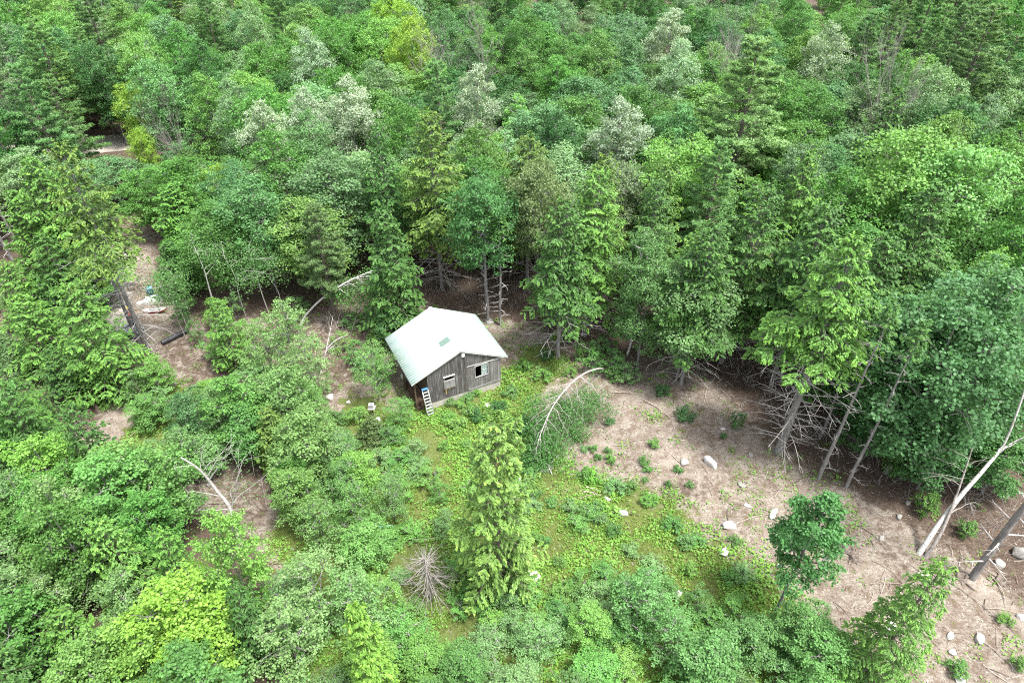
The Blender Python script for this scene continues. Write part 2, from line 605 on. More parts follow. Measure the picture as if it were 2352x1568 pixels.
def hemlock(seed, h, rad, cb=0.18, nb=72, leaf=0.2, dens=1.0, trunk_r=0.17, dead=0, bark='bark', droop=1.0, gap=0.0, power=0.8):
    r = np.random.default_rng(seed)
    T, C, D = Geo(), Geo(), Geo()
    zz = np.linspace(-0.25, h * 0.985, 9)
    tp = np.stack([np.cumsum(r.normal(0, 0.02, 9)), np.cumsum(r.normal(0, 0.02, 9)), zz], 1)
    tp[0, :2] = 0
    T.tube(tp, trunk_r * (1 - 0.95 * np.clip(zz / h, 0, 1)) + 0.01, 8)
    z0 = h * cb
    for i in range(nb):
        t = ((i + r.uniform(0, 1)) / nb) ** 0.92
        if r.random() < gap:
            continue
        z = z0 + (h - z0) * t
        L = (rad * (0.97 * (1 - t) ** power + 0.03) + 0.12) * r.uniform(0.62, 1.15)
        if t < 0.1:
            L *= r.uniform(0.5, 1.0)
        az = i * 2.399 + r.uniform(-0.35, 0.35)
        hd = np.array([math.cos(az), math.sin(az), 0])
        sd = np.array([-math.sin(az), math.cos(az), 0])
        el = math.tan(R(-6 + 50 * t ** 1.5 + r.uniform(-7, 7)))
        dr = (0.30 * (1 - t) + 0.10) * r.uniform(0.6, 1.3) * droop

        def along(s):
            s = np.asarray(s)[:, None]
            return np.array([0, 0, z]) + hd * L * s + np.array([0, 0, 1]) * (el * L * s - dr * L * s ** 2)
        if L > 0.7:
            T.tube(along(np.linspace(0, 0.9, 4)), np.linspace(0.012 + 0.008 * L, 0.006, 4), 3)
        n = int((46 + 62 * L * L) * dens * (0.2 / leaf) ** 1.2 * 0.62)
        nl = max(4, int(L / 0.22))
        lat_s = np.sort(r.uniform(0.16, 1.0, nl))
        pick = r.integers(0, nl, n)
        s = lat_s[pick]
        side = np.where((pick + r.integers(0, 2, n)) % 2 == 0, 1.0, -1.0)
        u = r.random(n) ** 0.8
        width = (0.40 * L + 0.12) * np.clip(1.12 - s, 0.1, 1) ** 0.75
        lat = width * u
        p = along(s) + sd * (side * lat)[:, None] + hd * (0.55 * lat)[:, None]
        p[:, 2] -= 0.30 * lat ** 2 / (width + 0.05) + r.uniform(0, 0.05, n) + 0.10 * u * L * 0.3
        p += r.normal(0, 0.028, (n, 3))
        d = unit(sd * side[:, None] * 0.75 + hd * 0.75 + r.normal(0, 0.3, (n, 3)) + np.array([0, 0, -0.35]))
        nr = unit(np.array([0, 0, 1.0]) + hd * 0.25 + r.normal(0, 0.38, (n, 3)))
        sz = leaf * r.uniform(0.7, 1.3, n)
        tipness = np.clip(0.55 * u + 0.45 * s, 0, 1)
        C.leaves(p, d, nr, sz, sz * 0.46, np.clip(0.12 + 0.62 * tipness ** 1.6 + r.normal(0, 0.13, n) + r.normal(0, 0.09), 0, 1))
    for i in range(dead):
        z = h * (0.06 + (cb - 0.02) * ((i + r.random()) / dead))
        az = i * 2.399 + r.uniform(-0.5, 0.5)
        L = rad * r.uniform(0.4, 0.95)
        hd = np.array([math.cos(az), math.sin(az), 0])
        sd = np.array([-math.sin(az), math.cos(az), 0])
        s = np.linspace(0, 1, 5)[:, None]
        pts = np.array([0, 0, z]) + hd * L * s + np.array([0, 0, 1]) * (0.18 * L * s - r.uniform(0.1, 0.35) * L * s ** 2) + sd * L * r.uniform(-0.2, 0.2) * s ** 2
        D.tube(pts, np.linspace(0.034, 0.008, 5), 4, 1.0)
        for k in range(4):
            a = pts[1 + k % 3] + (pts[2 + k % 3] - pts[1 + k % 3]) * r.random()
            b = a + (hd * r.uniform(0.3, 0.8) + sd * r.uniform(-0.8, 0.8) + np.array([0, 0, r.uniform(-0.35, 0.2)])) * L * 0.35
            D.tube(np.stack([a, (a + b) / 2 + r.normal(0, 0.03, 3), b]), [0.015, 0.011, 0.006], 3, 1.0)
    if dead:
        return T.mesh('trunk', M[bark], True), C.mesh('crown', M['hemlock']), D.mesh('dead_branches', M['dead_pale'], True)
    return T.mesh('trunk', M[bark], True), C.mesh('crown', M['hemlock'])


def pine(seed, h, rad, cb=0.35, whorls=13, needle=0.3, trunk_r=0.2):
    r = np.random.default_rng(seed)
    T, C = Geo(), Geo()
    zz = np.linspace(-0.25, h * 0.98, 8)
    tp = np.stack([np.cumsum(r.normal(0, 0.03, 8)), np.cumsum(r.normal(0, 0.03, 8)), zz], 1)
    tp[0, :2] = 0
    T.tube(tp, trunk_r * (1 - 0.92 * np.clip(zz / h, 0, 1)) + 0.012, 7)
    for w in range(whorls):
        t = (w + r.uniform(0.2, 0.8)) / whorls
        z = h * (cb + (1 - cb) * t)
        nb = r.integers(4, 7)
        a0 = r.uniform(0, 6.28)
        for b in range(nb):
            az = a0 + b * 6.283 / nb + r.uniform(-0.3, 0.3)
            L = rad * (1 - t * 0.9) ** 0.75 * r.uniform(0.6, 1.15)
            hd = np.array([math.cos(az), math.sin(az), 0])
            sd = np.array([-math.sin(az), math.cos(az), 0])
            el = 0.05 + 0.5 * t + r.uniform(-0.08, 0.1)
            cur = r.uniform(0.0, 0.12)

            def along(s):
                s = np.asarray(s)[:, None]
                return np.array([0, 0, z]) + hd * L * s + np.array([0, 0, 1]) * (el * L * s * 0.7 + cur * L * s ** 2 - 0.12 * L * s)
            T.tube(along(np.linspace(0, 0.95, 4)), np.linspace(0.02 + 0.01 * L, 0.008, 4), 3)
            nt_ = int(9 + 13 * L)
            s = r.uniform(0.3, 1.0, nt_) ** 0.8
            u = r.uniform(-1, 1, nt_)
            lat = (0.34 * L) * np.clip(1.15 - s, 0.12, 1) * u
            c = along(s) + sd * lat[:, None] + hd * (np.abs(lat) * 0.5)[:, None]
            c[:, 2] += r.uniform(0, 0.12, nt_)
            k = 13
            dd = unit(rand_dirs(r, nt_ * k) * np.array([1, 1, 0.6]) + np.array([0, 0, 0.35]) + np.repeat(np.tile(hd, (nt_, 1)), k, 0) * 0.5)
            cc = np.repeat(c, k, 0) + dd * needle * 0.42
            nr = unit(np.array([0, 0, 1.0]) + r.normal(0, 0.5, (nt_ * k, 3)))
            tt = np.repeat(r.normal(0.5, 0.17, nt_), k) + r.normal(0, 0.12, nt_ * k)
            C.leaves(cc, dd, nr, needle * r.uniform(0.7, 1.2, nt_ * k), needle * 0.22, np.clip(tt, 0, 1))
    return T.mesh('trunk', M['bark_dark'], True), C.mesh('crown', M['pine'])


def bare_branches(G, r, a, d, L, rad, depth, spread=0.7, up=0.15, kids=4):
    n = 5
    pts = [np.asarray(a, float)]
    dd = unit(np.asarray(d, float))
    for i in range(n - 1):
        dd = unit(dd + r.normal(0, 0.13, 3) + np.array([0, 0, up * 0.25]))
        pts.append(pts[-1] + dd * L / (n - 1))
    pts = np.array(pts)
    G.tube(pts, np.linspace(rad, max(rad * 0.25, 0.005), n), 6 if rad > 0.05 else (4 if rad > 0.02 else 3))
    if depth <= 0:
        return
    for k in range(kids):
        f = r.uniform(0.3, 1.0)
        i = min(int(f * (n - 1)), n - 2)
        p = pts[i] + (pts[i + 1] - pts[i]) * (f * (n - 1) - i)
        nd = unit(dd + rand_dirs(r, 1)[0] * spread * 1.4 + np.array([0, 0, up]))
        bare_branches(G, r, p, nd, L * r.uniform(0.4, 0.68), max(rad * r.uniform(0.4, 0.6) * (1.1 - 0.5 * f), 0.006), depth - 1, spread, up, kids)


def dead_tree(seed, h, rad=0.1, depth=3, kids=5, spread=0.7, mat='dead'):
    r = np.random.default_rng(seed)
    G = Geo()
    bare_branches(G, r, (0, 0, -0.2), (0, 0, 1), h * 0.72, rad, depth, spread, 0.3, kids)
    return G.mesh('trunk', M[mat], True)


# prototypes ------------------------------------------------------------
PROTO = {}
for i in range(5):
    PROTO['maple', i] = (12.0, 4.0) + broadleaf(100 + i, 12.0, 4.0, cb=0.22, lobes=21, clumps=26, nleaf=34, leaf=0.20, trunk_r=0.14, widest=0.52, pointy=0.74)
for i in range(3):
    PROTO['aspen', i] = (12.0, 3.2) + broadleaf(120 + i, 12.0, 3.2, cb=0.24, lobes=19, clumps=24, nleaf=34, leaf=0.165, trunk_r=0.10, pointy=0.74, widest=0.42, droop=0.3)
for i in range(2):
    PROTO['birch', i] = (10.0, 1.9) + broadleaf(140 + i, 10.0, 1.9, cb=0.45, lobes=11, clumps=13, nleaf=30, leaf=0.13, trunk_r=0.07, bark='birch', pointy=0.75, widest=0.35, droop=0.5)
for i in range(4):
    PROTO['hemlock', i] = (13.0, 3.4) + hemlock(160 + i, 13.0, 3.4, cb=0.12 + 0.04 * i, nb=130, leaf=0.22, dens=1.1, bark='bark_dark', power=0.68)
for i in range(3):
    PROTO['pine', i] = (15.0, 3.6) + pine(180 + i, 15.0, 3.6, cb=0.30, whorls=15)
# near, finer ones for the front of the picture
for i in range(3):
    PROTO['near_maple', i] = (8.0, 2.5) + broadleaf(200 + i, 8.0, 2.5, cb=0.18, lobes=15, clumps=22, nleaf=30, leaf=0.17, trunk_r=0.09, widest=0.45, pointy=0.72)
for i in range(3):
    PROTO['near_birch', i] = (7.0, 1.9) + broadleaf(220 + i, 7.0, 1.9, cb=0.2, lobes=15, clumps=20, nleaf=26, leaf=0.115, trunk_r=0.05, pointy=0.8, widest=0.38, droop=0.35, sparse=0.6)
for i in range(3):
    PROTO['near_hemlock', i] = (9.0, 2.9) + hemlock(240 + i, 9.0, 2.9, cb=0.05, nb=96, leaf=0.17, dens=1.1, bark='bark_dark', droop=1.0, power=0.66)
for i in range(2):
    PROTO['sapling', i] = (3.2, 1.3) + broadleaf(260 + i, 3.2, 1.3, cb=0.12, lobes=9, clumps=15, nleaf=26, leaf=0.10, trunk_r=0.03, stems=3, sparse=0.85)
for i in range(2):
    PROTO['shrub', i] = (1.0, 0.8) + broadleaf(280 + i, 1.0, 0.8, cb=0.1, lobes=8, clumps=14, nleaf=20, leaf=0.085, trunk_r=0.015, stems=4, pointy=0.8)
PROTO['spruce', 0] = (5.2, 1.15) + hemlock(300, 5.2, 1.15, cb=0.03, nb=110, leaf=0.12, dens=1.5, trunk_r=0.06, droop=0.4, power=0.55, bark='bark_dark')
PROTO['loose_fir', 0] = (8.0, 2.2) + hemlock(302, 8.0, 2.2, cb=0.03, nb=110, leaf=0.15, dens=1.5, trunk_r=0.1, droop=0.6, gap=0.12, power=0.45, bark='bark_dark')
PROTO['bare_low_hemlock', 0] = (13.0, 3.6) + hemlock(304, 13.0, 3.6, cb=0.53, nb=96, leaf=0.19, dens=1.15, trunk_r=0.27, dead=70, droop=0.6)
PROTO['bare_low_hemlock', 1] = (13.0, 3.3) + hemlock(305, 13.0, 3.3, cb=0.5, nb=84, leaf=0.2, dens=1.1, trunk_r=0.2, dead=50, droop=0.7)
PROTO['lopsided', 0] = (5.6, 1.45) + broadleaf(310, 5.6, 1.45, cb=0.44, lobes=12, clumps=20, nleaf=44, leaf=0.11, trunk_r=0.06, widest=0.4, pointy=0.68)
for i in range(2):
    PROTO['edge_hemlock', i] = (13.0, 3.4) + hemlock(320 + i, 13.0, 3.4, cb=0.30 + 0.06 * i, nb=110, leaf=0.21, dens=1.1, trunk_r=0.16, dead=34, droop=0.65, power=0.68)
    PROTO['edge_maple', i] = (12.0, 3.6) + broadleaf(330 + i, 12.0, 3.6, cb=0.42, lobes=18, clumps=25, nleaf=34, leaf=0.19, trunk_r=0.13, widest=0.5, pointy=0.74)
PROTO['narrow', 0] = (12.0, 0.9) + hemlock(312, 12.0, 0.9, cb=0.86, nb=22, leaf=0.16, trunk_r=0.10, dead=26)

NAME = dict(maple='maple_tree', aspen='aspen_tree', birch='birch_tree', hemlock='hemlock_tree', pine='pine_tree', near_maple='maple_tree',
            near_birch='birch_tree', near_hemlock='hemlock_tree', sapling='sapling', shrub='shrub', spruce='spruce_tree', loose_fir='fir_tree',
            edge_hemlock='hemlock_tree', edge_maple='maple_tree', bare_low_hemlock='hemlock_tree', lopsided='maple_tree', narrow='hemlock_tree')
CAT = dict(sapling='sapling', shrub='shrub')
PLACED = []      # x, y, crown radius


def plant(kind, var, x, y, h, rad, colour, label, group=None, lean=(0, 0), keep=True):
    ph, pr, tm, cm = PROTO[kind, var][:4]
    o = thing(NAME[kind], label, CAT.get(kind, 'tree'), (x, y, gz(x, y)), (lean[0], lean[1], rng.uniform(0, 6.283)), group)
    s = rad / pr
    o.scale = (s, s, h / ph)
    t = link('trunk' if kind != 'shrub' else 'stem', tm, o)
    c = link('crown', cm, o)
    c.color = (*colour, 1.0)
    c['kind'] = 'stuff'
    if len(PROTO[kind, var]) > 4:
        d = link('dead_branches', PROTO[kind, var][4], o)
        d['kind'] = 'stuff'
    if keep:
        PLACED.append((x, y, rad))
    return o


def jit(c, a=0.12):
    k = 1 + rng.uniform(-a, a)
    return tuple(max(0.005, v * k * (1 + rng.uniform(-a, a) * 0.5)) for v in c)


MID = (0.066, 0.160, 0.040)
DEEP = (0.042, 0.115, 0.036)
LIGHT = (0.110, 0.218, 0.060)
BLUEG = (0.078, 0.165, 0.075)
GREYG = (0.115, 0.190, 0.100)
SILVER = (0.190, 0.262, 0.190)
YELLOW = (0.145, 0.245, 0.040)
HEM = (0.060, 0.135, 0.036)
HEMY = (0.094, 0.160, 0.038)
HEMB = (0.095, 0.200, 0.045)
PINE = (0.095, 0.180, 0.072)


def by_base(kind, var, bx, by, ty, rad, colour, label, group=None, lean=(0, 0)):
    x, y = at(bx, by)
    return plant(kind, var, x, y, height_to(x, y, ty), rad, colour, label, group, lean)


def by_tip(kind, var, tx, ty, h, rad, colour, label, group=None, lean=(0, 0)):
    rad *= {'maple': 1.3, 'aspen': 1.35, 'hemlock': 1.15, 'edge_hemlock': 1.12, 'pine': 1.1}.get(kind, 1.0)
    x, y = at(tx, ty, h)
    return plant(kind, var, x, y, h, rad, colour, label, group, lean)


# ------------------------------------------------------------------ trees that can be told apart
# right edge of the clearing
by_base('bare_low_hemlock', 0, 1787, 1040, 545, 3.9, HEMB, 'tall hemlock with thick pale trunk and a skirt of dead branches at the clearing edge')
by_base('narrow', 0, 1880, 1098, 700, 1.1, HEM, 'slim grey trunk leaning right, next right of the thick dead-branched hemlock')
by_base('narrow', 0, 1943, 1120, 745, 0.95, HEM, 'thinner mottled trunk, second right of the thick dead-branched hemlock')
by_base('narrow', 0, 1885, 1000, 690, 1.0, HEM, 'dark trunk standing in the shade just behind the thick dead-branched hemlock')
for (tx, ty, h, rd, c, lab) in ((2255, 960, 5.5, 2.3, (0.05, 0.13, 0.042), 'dark leafy tree right behind the leaning white birch'), (2335, 1010, 5.0, 2.2, (0.055, 0.135, 0.045), 'dark leafy tree at the right edge behind the white birch fork'),
                             (2185, 985, 5.5, 2.2, (0.055, 0.135, 0.05), 'dark leafy tree left behind the leaning white birch'), (2330, 860, 8.0, 2.8, (0.055, 0.135, 0.05), 'taller dark tree at the right edge above the white birch fork'),
                             (2120, 930, 6.0, 2.2, HEM, 'low dark tree in the shade between the thin trunks and the white birch'), (2040, 880, 6.0, 2.3, DEEP, 'low dark tree in the shade behind the two leaning trunks')):
    by_tip('near_maple', int(rng.integers(0, 3)), tx, ty, h, rd, c, lab)
by_base('narrow', 0, 2232, 1328, 560, 1.8, HEM, 'grey trunked hemlock leaning in at the right edge beyond the mossy stones')
by_tip('maple', 1, 2235, 700, 13.5, 3.6, (0.055, 0.130, 0.055), 'deep blue-green broad tree above the leaning white birch at right')
by_tip('maple', 3, 2120, 690, 12.0, 2.9, (0.060, 0.140, 0.055), 'blue-green leafy tree hanging over the two leaning trunks at right')
by_tip('maple', 0, 2340, 640, 14.0, 3.4, (0.065, 0.145, 0.060), 'blue-green tree cut by the right edge of the photo')
by_tip('edge_hemlock', 1, 1905, 470, 15.0, 3.5, HEM, 'tall dark hemlock directly above the thick dead-branched hemlock')
by_tip('edge_hemlock', 0, 1760, 430, 15.0, 3.3, HEM, 'pointed dark hemlock left of the one over the dead-branched trunk')
by_tip('hemlock', 0, 2050, 540, 14.0, 3.2, HEM, 'dark hemlock just right of the one over the dead-branched trunk')
by_tip('hemlock', 3, 2165, 420, 15.5, 3.6, HEM, 'large dark hemlock below the pale rounded crown at far right')
by_tip('maple', 2, 2140, 300, 15.0, 3.9, LIGHT, 'pale green rounded crown at far right above the dark hemlocks')
by_tip('maple', 4, 2240, 330, 15.0, 3.5, (0.12, 0.25, 0.085), 'fresh mint green crown beside the pale rounded crown at far right')
by_tip('hemlock', 1, 2065, 205, 15.0, 3.2, HEM, 'dark pointed hemlock in front of the two forked dead snags')
by_tip('hemlock', 0, 1865, 350, 14.0, 2.8, HEMB, 'bright hemlock below the big feathery pine')
by_tip('edge_hemlock', 1, 1640, 520, 13.5, 3.0, HEM, 'dark drooping hemlock at the forest edge left of the shaded trunks')
# behind the cabin
by_tip('edge_hemlock', 0, 985, 262, 16.0, 3.6, HEMY, 'tallest golden green hemlock straight behind the cabin')
by_tip('edge_hemlock', 0, 1375, 395, 14.5, 3.4, HEMB, 'bright green hemlock right behind the cabin, over the dark brush')
by_tip('edge_hemlock', 1, 1300, 470, 13.5, 2.9, HEM, 'shorter hemlock between the golden one and the brush hollow')
by_tip('edge_maple', 0, 1110, 405, 13.0, 3.1, (0.055, 0.14, 0.05), 'deep green leafy tree between the golden hemlock and the pale brown-green tree')
by_tip('edge_maple', 1, 1245, 375, 13.5, 2.7, (0.105, 0.150, 0.070), 'dull brown-green tree with showing branches right of the golden hemlock')
by_tip('hemlock', 2, 880, 470, 12.0, 2.6, HEM, 'dark hemlock left of the golden hemlock, over the bent white birch')
by_tip('pine', 0, 720, 480, 10.5, 2.4, (0.085, 0.14, 0.06), 'small olive pine above the bent white birch')
by_base('narrow', 0, 1120, 742, 470, 1.2, HEM, 'left of two straight trunks just behind the cabin roof')
by_base('narrow', 0, 1150, 748, 500, 1.1, HEM, 'right of two straight trunks just behind the cabin roof')
by_base('birch', 0, 1440, 812, 520, 2.4, (0.075, 0.15, 0.055), 'pale stemmed tree with forked trunk at the forest edge right of the cabin')
by_base('aspen', 2, 1462, 845, 560, 2.5, (0.075, 0.155, 0.055), 'grey green tree with spreading bare lower limbs beside the pale forked trunk')
by_tip('aspen', 0, 1610, 590, 11.0, 2.5, (0.095, 0.175, 0.075), 'soft grey-green tree in front of the dark hollow right of the cabin')
# silver crowns (leaves turned over by the wind)
for (tx, ty, h, rd, lab) in ((700, 60, 14, 2.3, 'silvery white crown high up left of centre'), (792, 178, 14, 2.5, 'silvery crown below and right of the highest silver one'),
                             (1092, 150, 14, 2.2, 'whitish crown above the golden hemlock'), (1428, 232, 13, 2.6, 'bright silver-white round tree above a black gap right of centre'),
                             (1545, 25, 14, 2.6, 'pale silver crown near the top edge right of centre'), (1570, 90, 14, 2.2, 'grey silver crown under the pale one near the top edge'),
                             (690, 205, 13, 2.0, 'ragged silver-green crown on the left slope of the forest'), (590, 235, 13, 2.3, 'soft grey silver crown left of the ragged silver one'),
                             (1920, 50, 14, 2.4, 'pale grey-green silver crown near the upper right corner')):
    by_tip('aspen', int(rng.integers(0, 3)), tx, ty, h, rd, jit(SILVER, 0.12), lab + ' with wind-turned leaves')
# pines with flat feathery layers
by_tip('pine', 0, 1745, 95, 18.0, 5.2, (0.125, 0.215, 0.088), 'big feathery white pine with flat layered boughs right of centre')
for k, (tx, ty, h, rd, lab) in enumerate(((2160, -60, 17, 4.6, 'dark layered pine at the top edge, right of the silver crown'), (2290, 20, 17, 4.4, 'layered pine in the upper right corner'),
                                          (2080, -20, 16, 3.6, 'feathery pine left of the corner pines'), (1660, 330, 14, 3.0, 'lower feathery pine left of the big white pine'),
                                          (75, 50, 15, 3.6, 'soft pale pine in the upper left corner'), (105, 180, 13, 3.0, 'second soft pine below the one in the upper left corner'),
                                          (35, 150, 15, 3.2, 'pine at the left edge below the corner'))):
    by_tip('pine', k % 3, tx, ty, h, rd, jit(PINE), lab)
# yellow-green crowns
for (tx, ty, h, rd, lab) in ((290, 195, 10, 1.8, 'yellow-green maple above the gravel road'), (312, 298, 7.5, 1.2, 'yellow-green maple hanging in front of the gravel road'),
                             (940, 40, 14, 2.6, 'yellowest crown at the top left of centre'), (900, -20, 14, 3.0, 'bright yellow-green crown at the top edge'),
                             (500, 375, 9, 1.9, 'small yellow-green tree left of centre')):
    by_tip('maple', int(rng.integers(0, 5)), tx, ty, h, rd, jit(YELLOW, 0.1), lab)

# left side, from far to near
by_base('bare_low_hemlock', 1, 345, 812, 330, 3.5, HEMY, 'tall hemlock with a long leaning bare trunk beside the gravel path')
by_base('narrow', 0, 322, 790, 470, 1.4, HEM, 'twin of the leaning trunk beside the path, thinner and behind it')
by_base('narrow', 0, 30, 600, 330, 1.3, HEM, 'left of two dark trunks at the left edge')
by_base('narrow', 0, 48, 575, 300, 1.3, HEM, 'right of two dark trunks at the left edge')
by_tip('hemlock', 1, 60, 360, 13, 3.2, HEMB, 'green hemlock at the left edge above the two dark trunks')
by_tip('hemlock', 2, 120, 400, 11, 2.8, HEMB, 'green hemlock left of the tall one with the leaning bare trunk')
by_tip('near_hemlock', 0, 155, 655, 9.5, 3.5, HEMB, 'bright young hemlock with dense tiers left of the gravel path')
by_tip('near_hemlock', 1, 50, 690, 7.0, 3.4, HEMB, 'bright hemlock at the left edge beside the dense tiered one')
by_tip('near_hemlock', 2, 20, 880, 5.0, 2.4, HEM, 'low dark hemlock at the left edge above the bare bank')
by_tip('near_hemlock', 2, 495, 690, 6.5, 2.1, HEMB, 'pointed green hemlock between the white stems and the leafy birch')
by_tip('near_birch', 0, 635, 690, 8.0, 2.2, (0.13, 0.22, 0.085), 'pale leafy birch in front of the bent white trunk')
by_tip('near_birch', 1, 590, 735, 7.0, 1.8, (0.12, 0.21, 0.08), 'pale leafy birch left of the one under the bent trunk')
by_tip('near_birch', 2, 690, 770, 6.5, 2.0, (0.12, 0.20, 0.08), 'pale leafy birch right under the bent white trunk')
by_tip('near_maple', 1, 630, 850, 6.5, 2.3, (0.10, 0.185, 0.065), 'light green tree below the leafy birches')
by_tip('near_maple', 2, 520, 870, 6.5, 2.2, (0.085, 0.19, 0.05), 'fresh green maple left of the light green tree')
by_tip('near_maple', 0, 690, 950, 6.0, 2.3, (0.10, 0.18, 0.06), 'light tree above the dead brown brush')
by_tip('near_hemlock', 0, 610, 940, 5.5, 1.9, HEMY, 'golden green hemlock among the light trees left of the cabin')
by_tip('near_maple', 1, 410, 900, 5.5, 1.7, (0.06, 0.13, 0.055), 'dark little tree at the end of the grassy lane')
by_tip('near_birch', 1, 850, 790, 5.5, 1.6, (0.095, 0.185, 0.06), 'thin birch just left of the cabin with its stem showing')
by_tip('near_birch', 0, 915, 920, 2.6, 1.2, (0.09, 0.19, 0.055), 'low birch close to the foot of the ladder')
by_tip('near_maple', 2, 900, 700, 4.0, 1.7, (0.055, 0.125, 0.045), 'dark green bush-like tree against the back left corner of the cabin')
by_tip('near_hemlock', 1, 850, 960, 2.2, 1.3, (0.07, 0.11, 0.04), 'dull low hemlock in front of the white boulder')
by_tip('near_birch', 0, 780, 1060, 4.6, 1.6, (0.08, 0.165, 0.055), 'loose birch above the turquoise plank')
by_tip('near_birch', 1, 890, 1090, 4.2, 1.4, (0.09, 0.17, 0.06), 'thin see-through birch right of the turquoise plank')
by_tip('hemlock', 0, 25, 440, 10.0, 2.8, HEMB, 'bright hemlock at the left edge hiding the foot of the two dark trunks')
by_tip('near_hemlock', 1, 95, 540, 8.0, 3.0, HEM, 'dark hemlock between the left edge and the tall one with the leaning trunk')
by_tip('near_hemlock', 0, 10, 610, 6.0, 2.6, HEMB, 'small bright hemlock at the left edge above the light bank')
by_tip('near_maple', 2, 190, 585, 5.5, 2.0, (0.085, 0.175, 0.055), 'leafy tree left of the gravel path opening')
by_tip('near_hemlock', 2, 110, 800, 5.0, 2.2, HEM, 'dark low hemlock in front of the bare bank at left')
by_tip('near_birch', 1, 500, 905, 5.0, 1.8, (0.095, 0.185, 0.065), 'grey-green birch over the upper end of the bare grey tree')
by_tip('near_maple', 0, 555, 930, 5.0, 1.9, (0.075, 0.175, 0.055), 'green maple right of the grey-green birch, above the bare grey tree')
by_tip('near_birch', 0, 400, 985, 5.0, 1.7, (0.10, 0.19, 0.07), 'pale birch between the grassy lane and the bare grey tree')
by_tip('near_maple', 1, 660, 1090, 4.6, 1.7, (0.10, 0.185, 0.055), 'light tree right of the bare grey tree')
by_tip('near_birch', 2, 720, 1150, 4.2, 1.6, (0.095, 0.18, 0.06), 'thin leafy birch left of the turquoise plank')
# front
by_base('loose_fir', 0, 1150, 1352, 985, 2.7, (0.125, 0.215, 0.055), 'loose light green fir standing alone in the grass below the cabin')
by_base('spruce', 0, 885, 1655, 1400, 1.25, (0.125, 0.240, 0.045), 'narrow yellow-green spruce at the bottom edge')
by_base('near_maple', 0, 595, 1420, 1175, 1.6, (0.125, 0.245, 0.06), 'small fresh green maple with a pointed top in front of the bare grey tree')
by_base('lopsided', 0, 1783, 1402, 1145, 2.0, (0.055, 0.145, 0.05), 'small dense maple with a leaning bare stem on the brown slope')
by_base('near_hemlock', 1, 1985, 1560, 1300, 2.3, (0.10, 0.20, 0.05), 'light feathery conifer at the edge of the bare ground, bottom right')
by_tip('near_maple', 1, 1860, 1405, 3.8, 1.8, (0.085, 0.18, 0.06), 'leafy young tree left of the light fir')
by_tip('near_maple', 2, 1730, 1440, 3.0, 1.6, (0.075, 0.16, 0.055), 'darker leafy young tree under the leaning bare stem')
by_tip('near_maple', 0, 1900, 1460, 4.0, 1.7, (0.085, 0.19, 0.06), 'leafy young tree in front of the light fir at the bottom')
by_tip('near_maple', 1, 1640, 1490, 4.0, 1.9, (0.08, 0.175, 0.06), 'leafy young tree at the bottom, right of the fallen pale branch')
by_tip('near_birch', 2, 1480, 1330, 4.2, 1.9, (0.085, 0.19, 0.065), 'airy birch in the grass left of the white boulder')
by_tip('near_birch', 0, 1545, 1410, 4.0, 1.7, (0.08, 0.18, 0.06), 'airy birch right of the one in the grass')
by_tip('near_maple', 0, 370, 1350, 7.0, 2.5, (0.145, 0.265, 0.045), 'brightest yellow-green maple at the bottom left')
by_tip('near_maple', 2, 420, 1450, 5.5, 2.1, (0.15, 0.27, 0.045), 'bright yellow-green maple below the brightest one')
by_tip('near_maple', 1, 290, 1430, 6.0, 1.9, (0.12, 0.225, 0.05), 'light green maple left of the brightest one')
by_tip('near_birch', 1, 700, 1290, 5.5, 2.4, (0.125, 0.21, 0.085), 'pale leafy birch at the bottom, left of the dead brush')
by_tip('near_birch', 0, 790, 1330, 5.0, 2.1, (0.105, 0.20, 0.075), 'pale leafy birch left of the yellow-green spruce')
by_tip('near_birch', 2, 640, 1400, 5.5, 2.2, (0.12, 0.205, 0.08), 'pale leafy birch above the brown hollow at the bottom')
by_tip('near_maple', 2, 330, 1050, 6.5, 2.4, (0.09, 0.19, 0.055), 'light leafy tree under the grassy lane')
by_tip('near_maple', 0, 215, 1060, 7.5, 2.6, (0.09, 0.21, 0.06), 'fresh green tree left of the one under the grassy lane')
by_tip('near_maple', 1, 60, 1010, 6.5, 2.3, (0.12, 0.245, 0.05), 'yellow-green tree at the left edge below the bare bank')

# ------------------------------------------------------------------ the forest behind, tree by tree
CLEAR = [     # (outline in the photo, how far away it stays open)
    ([(880, 770), (985, 690), (1095, 705), (1190, 815), (1165, 910), (980, 960), (935, 890)], 44),
    ([(205, 305), (260, 292), (425, 278), (430, 325), (330, 340), (215, 356)], 86),
    ([(225, 575), (330, 585), (345, 700), (300, 770), (225, 760)], 60),
    ([(850, 668), (930, 652), (1000, 680), (1200, 695), (1290, 735), (1340, 800), (1200, 800), (1095, 705), (985, 690), (880, 770)], 49),
    ([(1560, 745), (1650, 750), (1690, 850), (1600, 800)], 45),
    ([(490, 590), (660, 590), (660, 735), (490, 735)], 48),
    ([(688, 752), (700, 700), (800, 620), (895, 600), (895, 650), (810, 670), (720, 740)], 48),
    ([(400, 1045), (610, 1020), (640, 1280), (530, 1290), (400, 1100)], 27),
    ([(1650, 120), (1840, 120), (1910, 340), (1610, 340)], 61.5),
    ([(1370, 240), (1490, 240), (1500, 340), (1360, 340)], 61.5),
    ([(955, 280), (1015, 280), (1060, 520), (910, 520)], 50),
    ([(235, 590), (300, 590), (370, 820), (320, 820)], 44),
]


def in_clear(x, y, h, rad, cb=0.25):
    for f in (cb, 0.5, 0.7, 0.85, 0.97):
        for s in (-0.9, -0.45, 0, 0.45, 0.9):
            w = rad * s * (1.0 if f < 0.9 else 0.2)
            p = proj((x + w, y, h * f))
            if any(y < far and inside(c, *p) for c, far in CLEAR):
                return True
    return False


